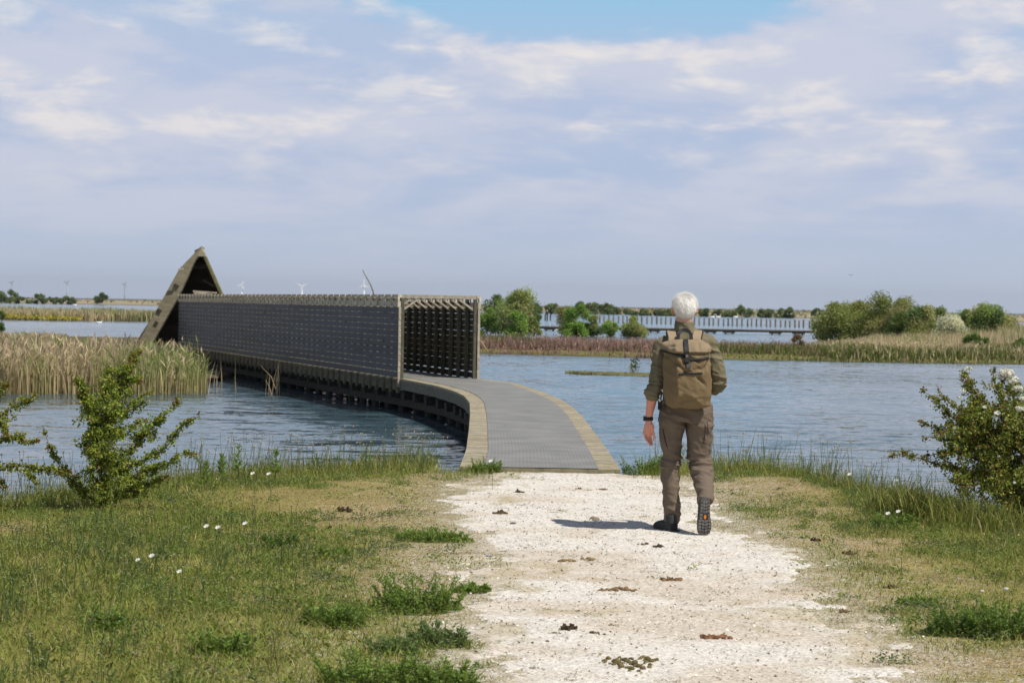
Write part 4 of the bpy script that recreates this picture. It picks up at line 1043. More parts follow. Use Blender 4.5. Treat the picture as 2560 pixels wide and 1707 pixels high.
tag(B.make('small_flowers', M_leaf), kind='stuff'); print('flowers', k)

# litter on the path: shell flakes and shredded dry weed
B = Batch()
x, y = scatter(26000, -1.6, 3.4, 8.3, 22.1, lambda x, y: sm(shellf(x, y), -.35, .1)*np.clip(1.3-y*.04, .3, 1)); k = len(x)
c = np.where(rng.random((k, 1)) < .72, np.array((.70, .66, .59)), np.array((.30, .22, .13)))*rng.uniform(.55, 1.1, (k, 1))
leaves(B, np.stack([x, y, gh(x, y)+.007], 1), rng.uniform(.008, .021, k), c, 2.0, .8, dirs=np.stack([np.cos(x*977), np.sin(x*977), rng.uniform(-.05, .35, k)], 1))
tag(B.make('shell_fragments', flat('shell_bits', (1, 1, 1)) and vcol_mat('shell_bits_v', .7, .2)), kind='stuff')
B = Batch()
cx, cy = scatter(420, -1.3, 3.2, 8.6, 22, lambda x, y: .25+.6*(fbm(x*1.2, y*1.2, 0, 105) > .5)); kk = len(cx); rep = 26
wd_ = np.repeat(rng.uniform(.015, .085, kk), rep)
x = np.repeat(cx, rep)+rng.normal(0, 1, kk*rep)*wd_; y = np.repeat(cy, rep)+rng.normal(0, 1, kk*rep)*wd_*.8; k = len(x)
tint = np.repeat(np.where(rng.random((kk, 1)) < .6, np.array((.30, .215, .10)), np.array((.17, .19, .06))), rep, 0)
blades(B, np.stack([x, y, gh(x, y)+.006], 1), rng.uniform(.006, .016, k), rng.uniform(.004, .008, k), rng.uniform(1, 2.6, k), tint*rng.uniform(.5, 1.2, (k, 1)), None, 1)
tag(B.make('dry_weed_litter', M_dry), kind='stuff')

# larger white flowers, one by one
fl_pix = [(516, 1316, 'widest white flower of the group left of the grass slope'), (545, 1319, 'small white flower just right of the widest one in its group'), (613, 1309, 'single white flower at the right end of the slope group'),
          (380, 1390, 'white flower standing alone on a long stalk in the left grass'), (345, 1400, 'tiny greyish-white flower left of the lone stalked one'), (449, 1429, 'faint white flower low in the left grass'),
          (1227, 1153, 'white flower beside the left edge of the boardwalk mesh'), (2220, 1284, 'left white flower of a pair by the right thicket edge'), (2246, 1279, 'right white flower of a pair by the right thicket edge'),
          (632, 1184, 'white flower among tall leafy stalks on the left bank'), (672, 1185, 'white flower right of the tall leafy stalks on the left bank'), (2124, 1186, 'white flower low on the right bank crest'), (2240, 1202, 'white flower in long grass near the right bush')]
M_petal = vcol_mat('petal', .6, .2, .35)
for (fx, fy, lb) in fl_pix:
    hgt = .16 if fy < 1450 else .1
    if fy < 1220: hgt = .28
    p = PZ(fx, fy, hgt-.02); r_ = .018 if lb.startswith(('tiny', 'faint')) else .022
    g0 = np.array((p[0]+.02, p[1]+.01, float(gh(p[0], p[1])))); e = empty('white_flower', g0); tag(e, lb, 'flower', 'larger white flowers in the grass')
    mb = MB(); mb.tube([g0, (g0+p)/2+np.array((.006, 0, .0)), p], [.002, .0018, .0016], 5, col=(.12, .15, .05)); mb.make('stem', M_leaf, e)
    mb = MB()
    for q in range(9):
        a = q*2*math.pi/9+random.uniform(-.1, .1); d = np.array((math.cos(a), math.sin(a)*.75-.25, .55*math.sin(a+.6)+.3)); d /= np.linalg.norm(d); s = np.cross(d, (0, -.6, .8))
        mb.add([p, p+d*r_*.6+s*r_*.30, p+d*r_, p+d*r_*.6-s*r_*.30], [(0, 1, 2), (0, 2, 3)], (.82, .81, .78))
    mb.make('petals', M_petal, e)
    mb = MB(); V, Fs = ball(p+np.array((0, -.002, .002)), .003, .003, .003, 8, 5); mb.add(V, Fs, (.6, .5, .1)); mb.make('flower_centre', M_petal, e)

# weed clumps
def weed(px, py, wpx, hpx, label, n=46, tallk=1.0, tint=(1, 1, 1), seed=0):
    g0 = PZ(px, py, 0.0); g0[2] = float(gh(g0[0], g0[1])); D = g0[1]; W = wpx*D/F/2; H = hpx*D/F*tallk
    e = empty('weed_clump', g0); tag(e, label, 'weed', 'leafy green weeds on the bank')
    B = Batch(); S = MB()
    ns = int(n*max(.6, min(3, W/.18)))
    for i in range(ns):
        a = random.uniform(0, 2*math.pi); rr = W*math.sqrt(random.random())*.92; bx, by = g0[0]+rr*math.cos(a), g0[1]+rr*math.sin(a)*.75
        hh = H*random.uniform(.45, 1.0)*(1-.45*(rr/W)**2); lean = np.array((math.cos(a), math.sin(a)*.8))*hh*random.uniform(.2, .9)
        z0 = float(gh(bx, by)); p0 = np.array((bx, by, z0)); p1 = p0+np.array((*lean, hh))
        w_ = .002; B.add(np.array([[p0-(w_, 0, 0), p0+(w_, 0, 0), p1+(w_*.6, 0, 0), p1-(w_*.6, 0, 0)]]), np.array([(.11, .14, .045)]), [(0, 1, 2, 3)])
        m = int(26+hh*190); f_ = rng.uniform(.05, 1.0, m)**.8
        c = p0+(p1-p0)*f_[:, None]; d = rdir(m, .35); d[:, 2] = np.abs(d[:, 2])*.8+.1
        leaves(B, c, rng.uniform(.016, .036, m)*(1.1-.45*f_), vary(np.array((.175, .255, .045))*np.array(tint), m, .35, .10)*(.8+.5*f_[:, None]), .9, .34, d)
    m = int(ns*34); a = rng.uniform(0, 6.283, m); rr = W*np.sqrt(rng.random(m))*1.05; cx_ = g0[0]+rr*np.cos(a); cy_ = g0[1]+rr*np.sin(a)*.75
    hh = H*.55*(1-(rr/W/1.1)**2).clip(0, 1)*rng.random(m)+.004
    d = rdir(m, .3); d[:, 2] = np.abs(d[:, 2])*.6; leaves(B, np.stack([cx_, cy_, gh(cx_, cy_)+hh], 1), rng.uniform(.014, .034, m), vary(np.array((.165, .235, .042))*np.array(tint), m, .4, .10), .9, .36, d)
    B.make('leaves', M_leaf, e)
weeds = [(1040, 1525, 225, 100, 'large bushy green weed alone on the bare margin left of the path'), (832, 1570, 165, 75, 'rounded green weed left of the large bushy one'), (1100, 1612, 150, 66, 'grey-green weed with narrow leaves below the large bushy one'),
         (985, 1630, 120, 50, 'low green weed patch between the grey-green weed and the bottom clump'), (930, 1712, 260, 105, 'dense tall weed clump cut by the bottom edge of the picture'), (1105, 1715, 170, 80, 'green weed clump at the bottom edge nearest the path'),
         (700, 1368, 85, 42, 'small dark green weed below the group of white flowers'), (835, 1386, 70, 30, 'low weed tuft on bare soil left of centre'), (1085, 1350, 190, 34, 'flat wide weed mat reaching the left path edge'),
         (265, 1580, 120, 66, 'bright green parsley-like weed in the left grass'), (2390, 1590, 160, 96, 'tall dark weed clump on the right margin'), (2500, 1600, 150, 120, 'weed clump with brown seed heads at the right edge'), (2240, 1318, 110, 44, 'small bright weed at the foot of the right thicket'),
         (1605, 1185, 95, 62, 'bushy weed right beside the boardwalk end'), (1215, 1182, 75, 42, 'weed overlapping the left corner of the boardwalk mesh'), (1180, 1478, 90, 24, 'flat weed tuft right of the large bushy one at the path edge'), (2300, 1508, 110, 22, 'thin low weed strip on the right margin'), (560, 1640, 150, 70, 'weed patch near the bottom of the left grass')]
for w_ in weeds: weed(*w_, tint=(.9, .85, 1.5) if 'grey' in w_[4] else ((.7, .75, .8) if 'dark' in w_[4] else (1, 1, 1)))
# tall leafy stalks against the water
def stalk(px, py, top, label):
    g0 = PZ(px, py, 0.0); g0[2] = float(gh(g0[0], g0[1])); t_ = PY(px+random.uniform(-4, 6), top, g0[1])
    e = empty('leafy_stalk', g0); tag(e, label, 'plant', 'tall leafy stalks on the left bank crest'); S = MB(); S.tube([g0, (g0+t_)/2+np.array((.01, 0, 0)), t_], [.005, .004, .002], 6, col=(.2, .2, .1)); S.make('stem', M_leaf, e)
    B = Batch(); m = 64; f_ = rng.uniform(.25, 1, m); c = g0+(t_-g0)*f_[:, None]; d = rdir(m, 0); d[:, 2] = .3+.9*f_**2
    leaves(B, c, rng.uniform(.05, .095, m)*(1.2-.6*f_), vary((.19, .28, .05), m, .3), .6, .26, d/np.linalg.norm(d, axis=1)[:, None]); B.make('leaves', M_leaf, e)
for s_ in ((594, 1205, 1110, 'tallest leafy stalk standing against the water on the left'), (686, 1202, 1128, 'leafy stalk right of the tallest one against the water'), (556, 1212, 1138, 'leafy stalk left of the tallest one, half in grass'), (515, 1232, 1158, 'lowest leafy stalk, leftmost of the four by the water')): stalk(*s_)

# ================================================================== DUNG AND STONES
M_dung = vcol_mat('dung', .85, .2, 0, .35, 60, .6, .004, 120)
def dung(px, py, wpx, hpx, label, kind='pile', c=(.060, .040, .024)):
    g0 = PZ(px*1.08844, py*1.08844, 0.01); D = g0[1]; W = wpx*1.088*D/F/2; H = hpx*1.088*D/F; z = float(gh(g0[0], g0[1]))+.004; g0[2] = z
    mb = MB()
    if kind == 'pile':
        for i in range(22):
            a = random.uniform(0, 6.28); rr = W*random.random()**.6*.95; hh = H*(1-.8*rr/W)*random.uniform(.15, 1.0); r_ = W*random.uniform(.09, .24)
            V, Fs = ball((g0[0]+rr*math.cos(a), g0[1]+rr*math.sin(a), z+hh*.5), r_, r_*.9, max(r_*.6, hh*.5), 10, 7); mb.add(V, Fs)
        vs = max(.003, W*.055); V, Fs, Nn = remesh(mb, vs, 1); V = V+Nn*((fbm(V[:, 0]*90, V[:, 1]*90, V[:, 2]*90, 7)-.5)*W*.42+(fbm(V[:, 0]*260, V[:, 1]*260, V[:, 2]*260, 17, 2)-.5)*W*.16)[:, None]
        return tag(obj('dung_pile', V, Fs, M_dung, None, vary(c, 1, .1)[0]*(.7+.6*fbm(V[:, 0]*60, V[:, 1]*60, V[:, 2]*60, 9))[:, None], True, origin=g0), label, 'dung', 'dung on the path and banks')
    e = empty('dung_pellets', g0); tag(e, label, 'dung', 'dung on the path and banks')
    for i in range(max(6, int(wpx*.62)) if kind == 'pellets' else 9):
        a = random.uniform(0, 6.28); rr = W*random.random()**.6*1.25; r_ = random.uniform(.006, .0155) if kind == 'pellets' else random.uniform(.005, .013)
        mb = MB(); cx, cy = g0[0]+rr*math.cos(a), g0[1]+rr*math.sin(a)*(1.5 if kind == 'pellets' and hpx > 25 else .7); V, Fs = ball((cx, cy, float(gh(cx, cy))+r_*.6), r_, r_*random.uniform(.7, 1.3), r_*.72, 10, 7)
        V = V+(fbm(V[:, 0]*70, V[:, 1]*70, V[:, 2]*70, i)-.5)[:, None]*.008; mb.add(V, Fs, np.array(c)*random.uniform(.7, 1.6)); mb.make('pellet', M_dung, e, True)
for d_ in ((1193, 1128, 26, 13, 'dark dung pile on the shell just in front of the boardwalk'), (1330, 1122, 22, 7, 'small brown dung heap on the path centre before the boardwalk', 'pile', (.11, .055, .03)), (1384, 1123, 26, 5, 'flat brown dung smear right of the small heap before the boardwalk', 'pile', (.13, .07, .04)),
           (1150, 1178, 34, 14, 'crumbled brown dung at the left path edge', 'pile', (.12, .075, .04)), (791, 1172, 36, 22, 'large dark dung pile on the left turf'), (757, 1210, 20, 12, 'small dark dung pile left of a bare patch', 'pile', (.06, .03, .02)), (1512, 1252, 34, 9, 'two-part dark dung left of the raised shoe'),
           (1476, 1248, 24, 14, 'few dark droppings just before the walker', 'few'), (1873, 1237, 26, 16, 'dark dung pile on the right turf near the path', 'pile', (.06, .033, .02)), (1808, 1232, 15, 8, 'small brown dung lump left of the right turf pile', 'pile', (.08, .045, .025)), (1950, 1268, 38, 11, 'flat long dark dung on the right turf'),
           (2048, 1342, 38, 11, 'dry flattened dung farther down the right margin', 'pile', (.12, .075, .035)), (1305, 1446, 44, 26, 'tall dark cone-shaped dung pile on the path', 'pile', (.06, .045, .022)), (1370, 1452, 34, 8, 'short dark crumbs right of the cone-shaped pile', 'few'), (1455, 1520, 112, 46, 'big scatter of greenish pellets near the bottom of the path', 'pellets', (.11, .088, .035)),
           (1300, 1286, 36, 6, 'left row of tan droppings left of the walker', 'pellets', (.19, .13, .06)), (1352, 1284, 34, 6, 'right row of tan droppings below the shadow', 'pellets', (.20, .15, .08)), (1542, 1330, 48, 9, 'brown droppings on the path centre right of the sandy patch', 'pellets', (.13, .08, .04)), (1420, 1352, 70, 8, 'long row of brown droppings across the path centre', 'pellets', (.15, .10, .05)),
           (1258, 1470, 14, 8, 'small reddish brown lump left of the cone-shaped pile', 'pile', (.16, .08, .035)), (1640, 1462, 70, 6, 'thin reddish brown strand on the right of the path', 'pellets', (.15, .075, .04)), (1742, 1468, 11, 7, 'small square-looking brown lump right of the thin strand', 'pile', (.10, .06, .045)), (1940, 1402, 30, 10, 'crumbled brown dung beside white shell on the right edge', 'pile', (.16, .10, .06))): dung(*d_)
def stone(px, py, wpx, label, c, grp='stones in the turf'):
    g0 = PZ(px*1.08844, py*1.08844, 0.01); r_ = wpx*1.088*g0[1]/F/2; V, Fs = ball((g0[0], g0[1], float(gh(g0[0], g0[1]))+r_*.3), r_, r_*.8, r_*.55, 14, 9)
    V = V+(fbm(V[:, 0]*50, V[:, 1]*50, V[:, 2]*50, int(px))-.5)[:, None]*r_*.5; tag(obj('stone', V, Fs, flat('stone_s', c, .8, .2, .2, 60), None, None, True, origin=g0), label, 'stone', grp)
for s_ in ((1366, 1191, 26, 'flat brownish stone at the tip of the walker\'s shadow', (.22, .17, .13)), (1121, 1277, 11, 'blue-grey pebble on the left path edge', (.25, .26, .30)), (1178, 1199, 14, 'dark grey pebble beside crumbled dung', (.10, .10, .11)), (2311, 1345, 12, 'pale blue stone in the right grass', (.50, .52, .55)), (2256, 1347, 12, 'off-white stone left of the pale blue one', (.55, .5, .45)), (1700, 1311, 9, 'small grey-brown pebble right of the path centre', (.25, .2, .17)), (1070, 1612, 12, 'grey pebble at the foot of the grey-green weed', (.4, .4, .42))): stone(*s_)
tag(bpy.data.objects['water'], kind='structure')

# ================================================================== HAWTHORNS
K = 1.08844
M_bark = vcol_mat('bark', .9, .1, 0, .3, 30)
def hawthorn(root_px, D, branches, label, cat='bush', dens=1.0, blossoms=(), mass=(), thk=1.0, cols=((.21, .28, .036), (.38, .40, .055), (.12, .18, .028)), red=.10):
    g0 = PY(root_px[0]*K, root_px[1]*K, D); g0[2] = float(gh(g0[0], g0[1]))-.02
    e = empty('hawthorn_bush', g0); tag(e, label, cat)
    W = MB(); B = Batch(); pxm = D/F*K
    def twig(p0, p1, r0_, r1_): W.tube([p0, (p0+p1)/2+np.array(rng.normal(0, .006, 3)), p1], [r0_, (r0_+r1_)/2, r1_], 6, False, col=np.array((.10, .075, .05))*random.uniform(.7, 1.4))
    cs = np.array(cols)
    def cluster(c, r, n, tip=0.0):
        """leaf tuft: short shoots with whorls of lobed leaves"""
        q = max(1, int(n/5)); cc = c+rdir(q)*(rng.random((q, 1))**.5)*r*np.array((1, 1, .85)); cc = np.repeat(cc, 5, 0)+rng.normal(0, .010, (q*5, 3)); m = len(cc)
        pick = rng.choice(3, m, p=[.5, .28, .22]); col = cs[pick]*rng.uniform(.7, 1.3, (m, 1))
        # leaves near shoot ends are paler, some flushed red
        rd = rng.random((m, 1)) < (red+.35*tip); col = np.where(rd, np.array((.24, .115, .035))*rng.uniform(.7, 1.3, (m, 1)), col)
        leaves(B, cc, rng.uniform(.014, .027, m), col, .8, .82)
    for br in branches:
        pts = [PY(x*K, y*K, D) for x, y, _ in br]; rad = [r*pxm for _, _, r in br]
        dy = np.cumsum(rng.normal(0, .05, len(pts)))*(1 if len(pts) > 1 else 0); yoff = random.uniform(-.18, .18)
        pts = [p+np.array((0, dy[i]+yoff*min(1, i), 0)) for i, p in enumerate(pts)]
        seg = [np.linalg.norm(b_-a) for a, b_ in zip(pts[:-1], pts[1:])]; tot = sum(seg); done = 0
        for i in range(len(pts)-1):
            th0 = max(.002, .013*thk*(1-done/tot)); th1 = max(.0018, .013*thk*(1-(done+seg[i])/tot)); twig(pts[i], pts[i+1], th0, th1)
            st = max(1, int(seg[i]/.035))
            for q in range(st):
                f_ = (q+random.random())/st; c = pts[i]+(pts[i+1]-pts[i])*f_; r = rad[i]+(rad[i+1]-rad[i])*f_; tip = max(0, (done+seg[i]*f_)/tot-.8)*5
                r *= random.uniform(.45, 1.25); n = int(dens*random.uniform(.35, 1.4)*(14+r*2900*(.5+r*2.2))); 
                if r > .05:
                    for _ in range(2):
                        d = rdir(1, .2)[0]; c2 = c+d*r*random.uniform(.5, 1.05); twig(c, c2, .0035, .0015); cluster(c2, r*.42, n*.38, tip)
                    cluster(c+rdir(1)[0]*r*.4, r*.5, n*.3, tip)
                else: cluster(c, max(r, .018), n, tip)
            done += seg[i]
    for (x, y, r, n) in mass:
        c = PY(x*K, y*K, D+random.uniform(-.6, .6)); cluster(c, r*pxm, n)
    W.make('branches', M_bark, e); B.make('foliage', M_leaf, e)
    for (x, y, r, n) in blossoms:
        Bb = Batch(); c = PY(x*K, y*K, D-.62); cc = c+rdir(n)*rng.random((n, 1))**.4*r*pxm*np.array((1.2, .8, .6)); m = len(cc); rr_ = np.full(m, .0085)
        nrm = rdir(m, .8); a = np.cross(nrm, rdir(m)); a /= np.linalg.norm(a, axis=1)[:, None]; b2 = np.cross(nrm, a)
        P5 = [cc+(a*math.cos(t_)+b2*math.sin(t_))*.0095 for t_ in np.arange(5)*2*math.pi/5]
        Bb.add(np.stack([cc+nrm*.002]+P5, 1), vary((.80, .79, .70), m, .1, .02), None, [(0, i+1, (i+1) % 5+1) for i in range(5)]); Bb.make('blossom', M_petal, e)
hawthorn((248, 1178), 17.4, [
    [(248, 1178, 4), (240, 1110, 30), (240, 1040, 44), (246, 970, 46), (262, 905, 42), (285, 855, 28), (305, 825, 16), (325, 803, 8)],
    [(244, 1000, 20), (215, 940, 26), (203, 890, 16), (192, 862, 6)],
    [(250, 990, 30), (222, 960, 28), (200, 925, 14), (184, 905, 5)],
    [(250, 1080, 20), (292, 1040, 24), (335, 992, 22), (368, 962, 17), (392, 940, 11), (402, 922, 4)],
    [(262, 1090, 20), (330, 1058, 17), (372, 1036, 12), (398, 1010, 13), (412, 985, 9), (434, 968, 7), (466, 952, 4)],
    [(270, 1110, 22), (330, 1085, 18), (392, 1062, 12), (424, 1040, 6), (452, 1048, 5)],
    [(258, 1140, 18), (305, 1130, 22), (345, 1112, 14), (375, 1100, 6)],
    [(248, 1165, 8), (205, 1140, 18), (172, 1112, 15), (142, 1078, 11), (122, 1046, 10), (108, 1010, 7), (103, 994, 3)],
    [(240, 1060, 26), (205, 1030, 22), (190, 1000, 12)],
    [(250, 900, 22), (300, 872, 14), (330, 868, 5)], [(262, 960, 24), (300, 940, 14), (325, 925, 6)],
    [(290, 940, 8), (318, 912, 4), (345, 900, 2)], [(260, 1010, 16), (300, 990, 16), (318, 965, 5)]],
    'hawthorn bush with upright crown growing on the left bank', mass=[(248+random.gauss(0, 34), random.uniform(900, 1150), 20, 50) for _ in range(60)], dens=1.1, thk=.8, red=.06)
hawthorn((-95, 1190), 17.2, [
    [(-95, 1190, 4), (-90, 1100, 40), (-80, 1000, 46), (-60, 930, 40), (-20, 895, 26), (18, 884, 8)],
    [(-80, 1020, 30), (-30, 975, 24), (10, 940, 16), (40, 925, 11), (72, 905, 5)],
    [(-80, 1060, 30), (-30, 1030, 16), (8, 1005, 14), (38, 1006, 11), (66, 1016, 7), (92, 1012, 3)],
    [(-90, 1120, 30), (-30, 1086, 18), (20, 1072, 14), (70, 1076, 13), (112, 1080, 11), (146, 1082, 11), (180, 1088, 6)],
    [(60, 1080, 6), (92, 1095, 7), (98, 1106, 3)], [(-20, 1100, 14), (-4, 1110, 8), (6, 1120, 4)], [(-10, 960, 16), (10, 985, 8), (18, 1000, 3)]],
    'hawthorn bush mostly outside the left edge with long yellow-green arching branches', dens=1.0, cols=((.22, .27, .035), (.36, .37, .05), (.13, .18, .028)), red=.07)
hawthorn((2352, 1195), 18.0, [
    [(2352, 1195, 5), (2330, 1120, 40), (2305, 1030, 52), (2270, 960, 46), (2240, 900, 26), (2228, 872, 12), (2224, 850, 8)],
    [(2345, 1150, 20), (2280, 1110, 30), (2215, 1078, 14), (2150, 1066, 9), (2105, 1052, 11), (2085, 1045, 12), (2050, 1048, 6)],
    [(2320, 1100, 50), (2255, 1040, 44), (2200, 1000, 26), (2160, 985, 12), (2125, 972, 4)],
    [(2300, 1030, 50), (2235, 985, 40), (2185, 955, 22), (2150, 920, 9), (2135, 905, 5), (2118, 892, 2)],
    [(2300, 1010, 40), (2240, 950, 30), (2195, 935, 12), (2165, 910, 4), (2158, 885, 2)],
    [(2345, 1060, 50), (2345, 970, 50), (2330, 910, 36), (2320, 870, 24), (2300, 850, 6)],
    [(2350, 1000, 50), (2400, 930, 44), (2420, 870, 26), (2430, 850, 8)], [(2350, 1110, 60), (2430, 1040, 60), (2490, 960, 40), (2520, 900, 14)],
    [(2345, 1160, 40), (2420, 1130, 60), (2520, 1080, 50)], [(2290, 1100, 40), (2240, 1100, 30), (2200, 1085, 12)], [(2300, 960, 30), (2290, 900, 14), (2275, 868, 4), (2282, 840, 2)], [(2250, 1050, 30), (2190, 1040, 16), (2150, 1048, 5), (2128, 1055, 3)],
    [(2260, 1010, 30), (2180, 1010, 12), (2140, 1003, 4), (2120, 1008, 2)]],
    'hawthorn bush with white blossom and reddish shoots at the right edge', dens=.80, thk=1.5, red=.17, cols=((.20, .26, .040), (.34, .35, .058), (.12, .17, .030)),
    mass=[(2322+165*math.cos(a)*math.sqrt(q), 1020+140*math.sin(a)*math.sqrt(q), 22, 66) for a, q in [(random.uniform(0, 6.28), random.random()) for _ in range(190)]]+[(2280+random.uniform(-90, 60), 1120+random.uniform(-40, 50), 20, 50) for _ in range(36)],
    blossoms=((2226, 846, 7, 45), (2312, 856, 16, 170), (2326, 872, 13, 150), (2338, 892, 11, 110), (2212, 898, 6, 30), (2342, 938, 9, 60), (2290, 948, 6, 26), (2204, 912, 4, 16), (2350, 915, 7, 50), (2296, 868, 5, 30), (2262, 935, 4, 14), (2294, 1048, 3, 10), (2330, 1108, 3, 10)))
# long tussock leaves under the right bush
B = Batch()
for (px, py, W_, n, hh) in ((2290, 1296, 60, 240, .34), (2365, 1312, 60, 240, .30), (2430, 1325, 90, 200, .24), (2530, 1330, 90, 220, .26), (2225, 1282, 50, 120, .28)):
    c = PZ(px, py, 0); k = n; x = c[0]+rng.normal(0, W_*c[1]/F*.6, k); y = c[1]+rng.normal(.1, .16, k)
    blades(B, np.stack([x, y, gh(x, y)], 1), rng.uniform(.5, 1.1, k)*hh, rng.uniform(.006, .011, k), rng.uniform(.15, .8, k), gcols(k, .08)*.85, None, 3)
tag(B.make('long_grass', M_grass), kind='stuff')
# ================================================================== REEDS AND FAR BANKS
M_reed = vcol_mat('reed', .75, .2, .3)
TAN = np.array((.60, .48, .25)); TAN2 = np.array((.68, .56, .34)); RG = np.array((.23, .29, .085)); RUST = np.array((.22, .115, .085)); PINK = np.array((.40, .27, .21))
def reeds(B, x, y, h, w, c0, c1, lean=.12, segs=2):
    k = len(x); blades(B, np.stack([x, y, np.full(k, WZ-.02)], 1), h, w, np.abs(rng.normal(0, lean, k)), c0, c1, segs)
# reed bed on the left, in front of the screen's far half
B = Batch(); n = 120000
y = 54.2+(rng.random(n)**1.5)*60; x = rng.uniform(-34, -7.4, n)
xr = np.interp(y, [54, 56, 58, 62, 68, 80, 110, 140], [-8.0, -7.75, -8.1, -9.0, -10.6, -16, -22, -30])+(vn(y*1.3, 0, 0, 5)-.5)*.5
front = np.interp(x, [-34, -16, -12.5, -10.4, -9.0, -7.7], [51.5, 53.0, 54.0, 54.6, 55.3, 56.2])+(fbm(x*.8, 1, 0, 6)-.5)*1.4
k_ = (x < xr) & (y > front) & (x > -.3*y-3); x, y, front = x[k_], y[k_], front[k_]; k = len(x); print('reeds', k)
gm = sm(fbm(x*.55, y*.16, 0, 111, 3)+.12*sm(x, -9.6, -8.6)+.04, .42, .58)
h = (1.10+.15*rng.normal(0, .6, k)+.40*(fbm(x*.5, y*.3, 0, 112)-.5))*np.interp(y, [54, 62, 70, 90, 110], [.96, 1.0, .92, .60, .40]); h = np.clip(h, .2, 2.0)
isg = rng.random(k) < .12+gm*.66; h = np.where(isg, h*.95, h); h = np.where(y-front < .5, h*.9, h)
low = np.where(isg[:, None], TAN*.75+RG*.25, TAN*.85); c1 = np.where(isg[:, None], RG*1.15, np.where(rng.random((k, 1)) < .75, TAN2*.9, np.array((.46, .37, .26))))
sh = rng.uniform(.65, 1.2, (k, 1)); reeds(B, x, y, h, rng.uniform(.014, .030, k)*np.interp(y, [54, 100], [1, 2.2]), low*sh, c1*sh, .13, 3)
# drooping leaves and plumes
q = rng.random(k) < .5; xx, yy, hh = x[q], y[q], h[q]; m = q.sum(); f_ = rng.uniform(.3, .95, m)
d = rdir(m, 0); d[:, 2] = rng.uniform(.3, 1.2, m); d /= np.linalg.norm(d, axis=1)[:, None]
leaves(B, np.stack([xx, yy, WZ+hh*f_], 1), rng.uniform(.16, .36, m), np.where(isg[q][:, None], RG*1.2, TAN2)*rng.uniform(.7, 1.2, (m, 1)), .2, .10, d)
q = (rng.random(k) < .16) & ~isg; m = q.sum(); d = rdir(m, 0)*.4; d[:, 2] = 1
leaves(B, np.stack([x[q], y[q], WZ+h[q]*.93], 1), rng.uniform(.12, .22, m), vary(np.array((.46, .36, .25)), m), .1, .28, d)
tag(B.make('reed_bed', M_reed), 'dense bed of tan and green reeds standing in the water at the left', 'reeds', kind='stuff')
B = Batch(); k = 26; x = np.concatenate([rng.uniform(-7.6, -7.1, 16), rng.uniform(-6.25, -5.9, 10)]); y = np.concatenate([rng.uniform(55.5, 58, 16), rng.uniform(56.5, 57.5, 10)])
reeds(B, x, y, rng.uniform(.4, 1.0, k), np.full(k, .016), vary(TAN, k), vary(TAN2, k), .3); tag(B.make('stray_reeds', M_reed), 'thin stray reed stems standing in the water off the reed bed end', 'reeds', kind='stuff')

def strip_sample(n, pts, x0, x1, f0=0.0, f1=1.0, pw=1.0):
    pts = np.array(pts, float); x = rng.uniform(x0, x1, n); a = np.interp(x, pts[:, 0], pts[:, 1]); b_ = np.interp(x, pts[:, 0], pts[:, 2]); f_ = f0+(f1-f0)*rng.random(n)**pw
    y = a+(b_-a)*f_; k = np.abs(x) < .26*y+4; return x[k], y[k], f_[k]
# right bank: low algae-green front, rusty and pinkish stems, green herbs
B = Batch()
x, y, f_ = strip_sample(70000, RB, -11, 34, .02, .5, 1.2); k = len(x); n_ = fbm(x*.35, y*.15, 0, 121, 4)
fr_ = f_; isP = x < 15
zone = sm(fr_, np.where(isP, .10, .04), np.where(isP, .20, .10)); kp = rng.random(k) < .15+.85*zone; x, y, f_, n_, zone, isP = x[kp], y[kp], f_[kp], n_[kp], zone[kp], isP[kp]; k = len(x)
grn = rng.random(k) < np.where(isP, sm(n_+.22*sm(x, 6, 12)-.02, .47, .60)*.85, sm(n_+.20-.55*(f_-.05), .46, .6)*.85)
h = np.where(grn, rng.uniform(.15, .55, k), rng.uniform(.25, .62, k))*(.35+.65*zone)*(.8+.5*n_)*np.where(isP, 1.5, 1.5)
cA = np.where(grn[:, None], np.array((.115, .15, .035)), np.where(isP[:, None], RUST, TAN*.85)); cB = np.where(grn[:, None], np.array((.17, .20, .05)), np.where(isP[:, None], PINK, TAN2*.95)); s_ = rng.uniform(.65, 1.25, (k, 1))
reeds(B, x, y, h, rng.uniform(.035, .085, k), cA*s_*.8, cB*s_, .25)
m = int(k*.5); q = rng.choice(k, m); d = rdir(m, .6); leaves(B, np.stack([x[q], y[q], WZ+h[q]*rng.uniform(.3, 1, m)], 1), rng.uniform(.05, .14, m), (cB*s_)[q]*rng.uniform(.7, 1.2, (m, 1)), .5, .5, d)
tag(B.make('bank_plants', M_reed), 'low rusty, pinkish and green marsh plants covering the bank across the water', 'marsh plants', kind='stuff')
B = Batch()
x, y, f_ = strip_sample(60000, RB, 17, 46, .30, 1, 1.0); k = len(x); n_ = fbm(x*.5, y*.12, 0, 125, 4); h = rng.uniform(.5, 1.15, k)*(.6+.75*n_)*np.interp(x, [17, 22, 30, 40], [.45, .9, 1.45, 1.6])
grn = rng.random(k) < sm(n_, .5, .62)*.45; s_ = rng.uniform(.6, 1.25, (k, 1)); reeds(B, x, y, h, rng.uniform(.03, .07, k), np.where(grn[:, None], RG, TAN*.8)*s_, np.where(grn[:, None], RG*1.2, TAN2*.92)*s_, .22)
tag(B.make('bank_reeds', M_reed), 'pale dry reeds along the right part of the far bank', 'reeds', kind='stuff')
B = Batch()
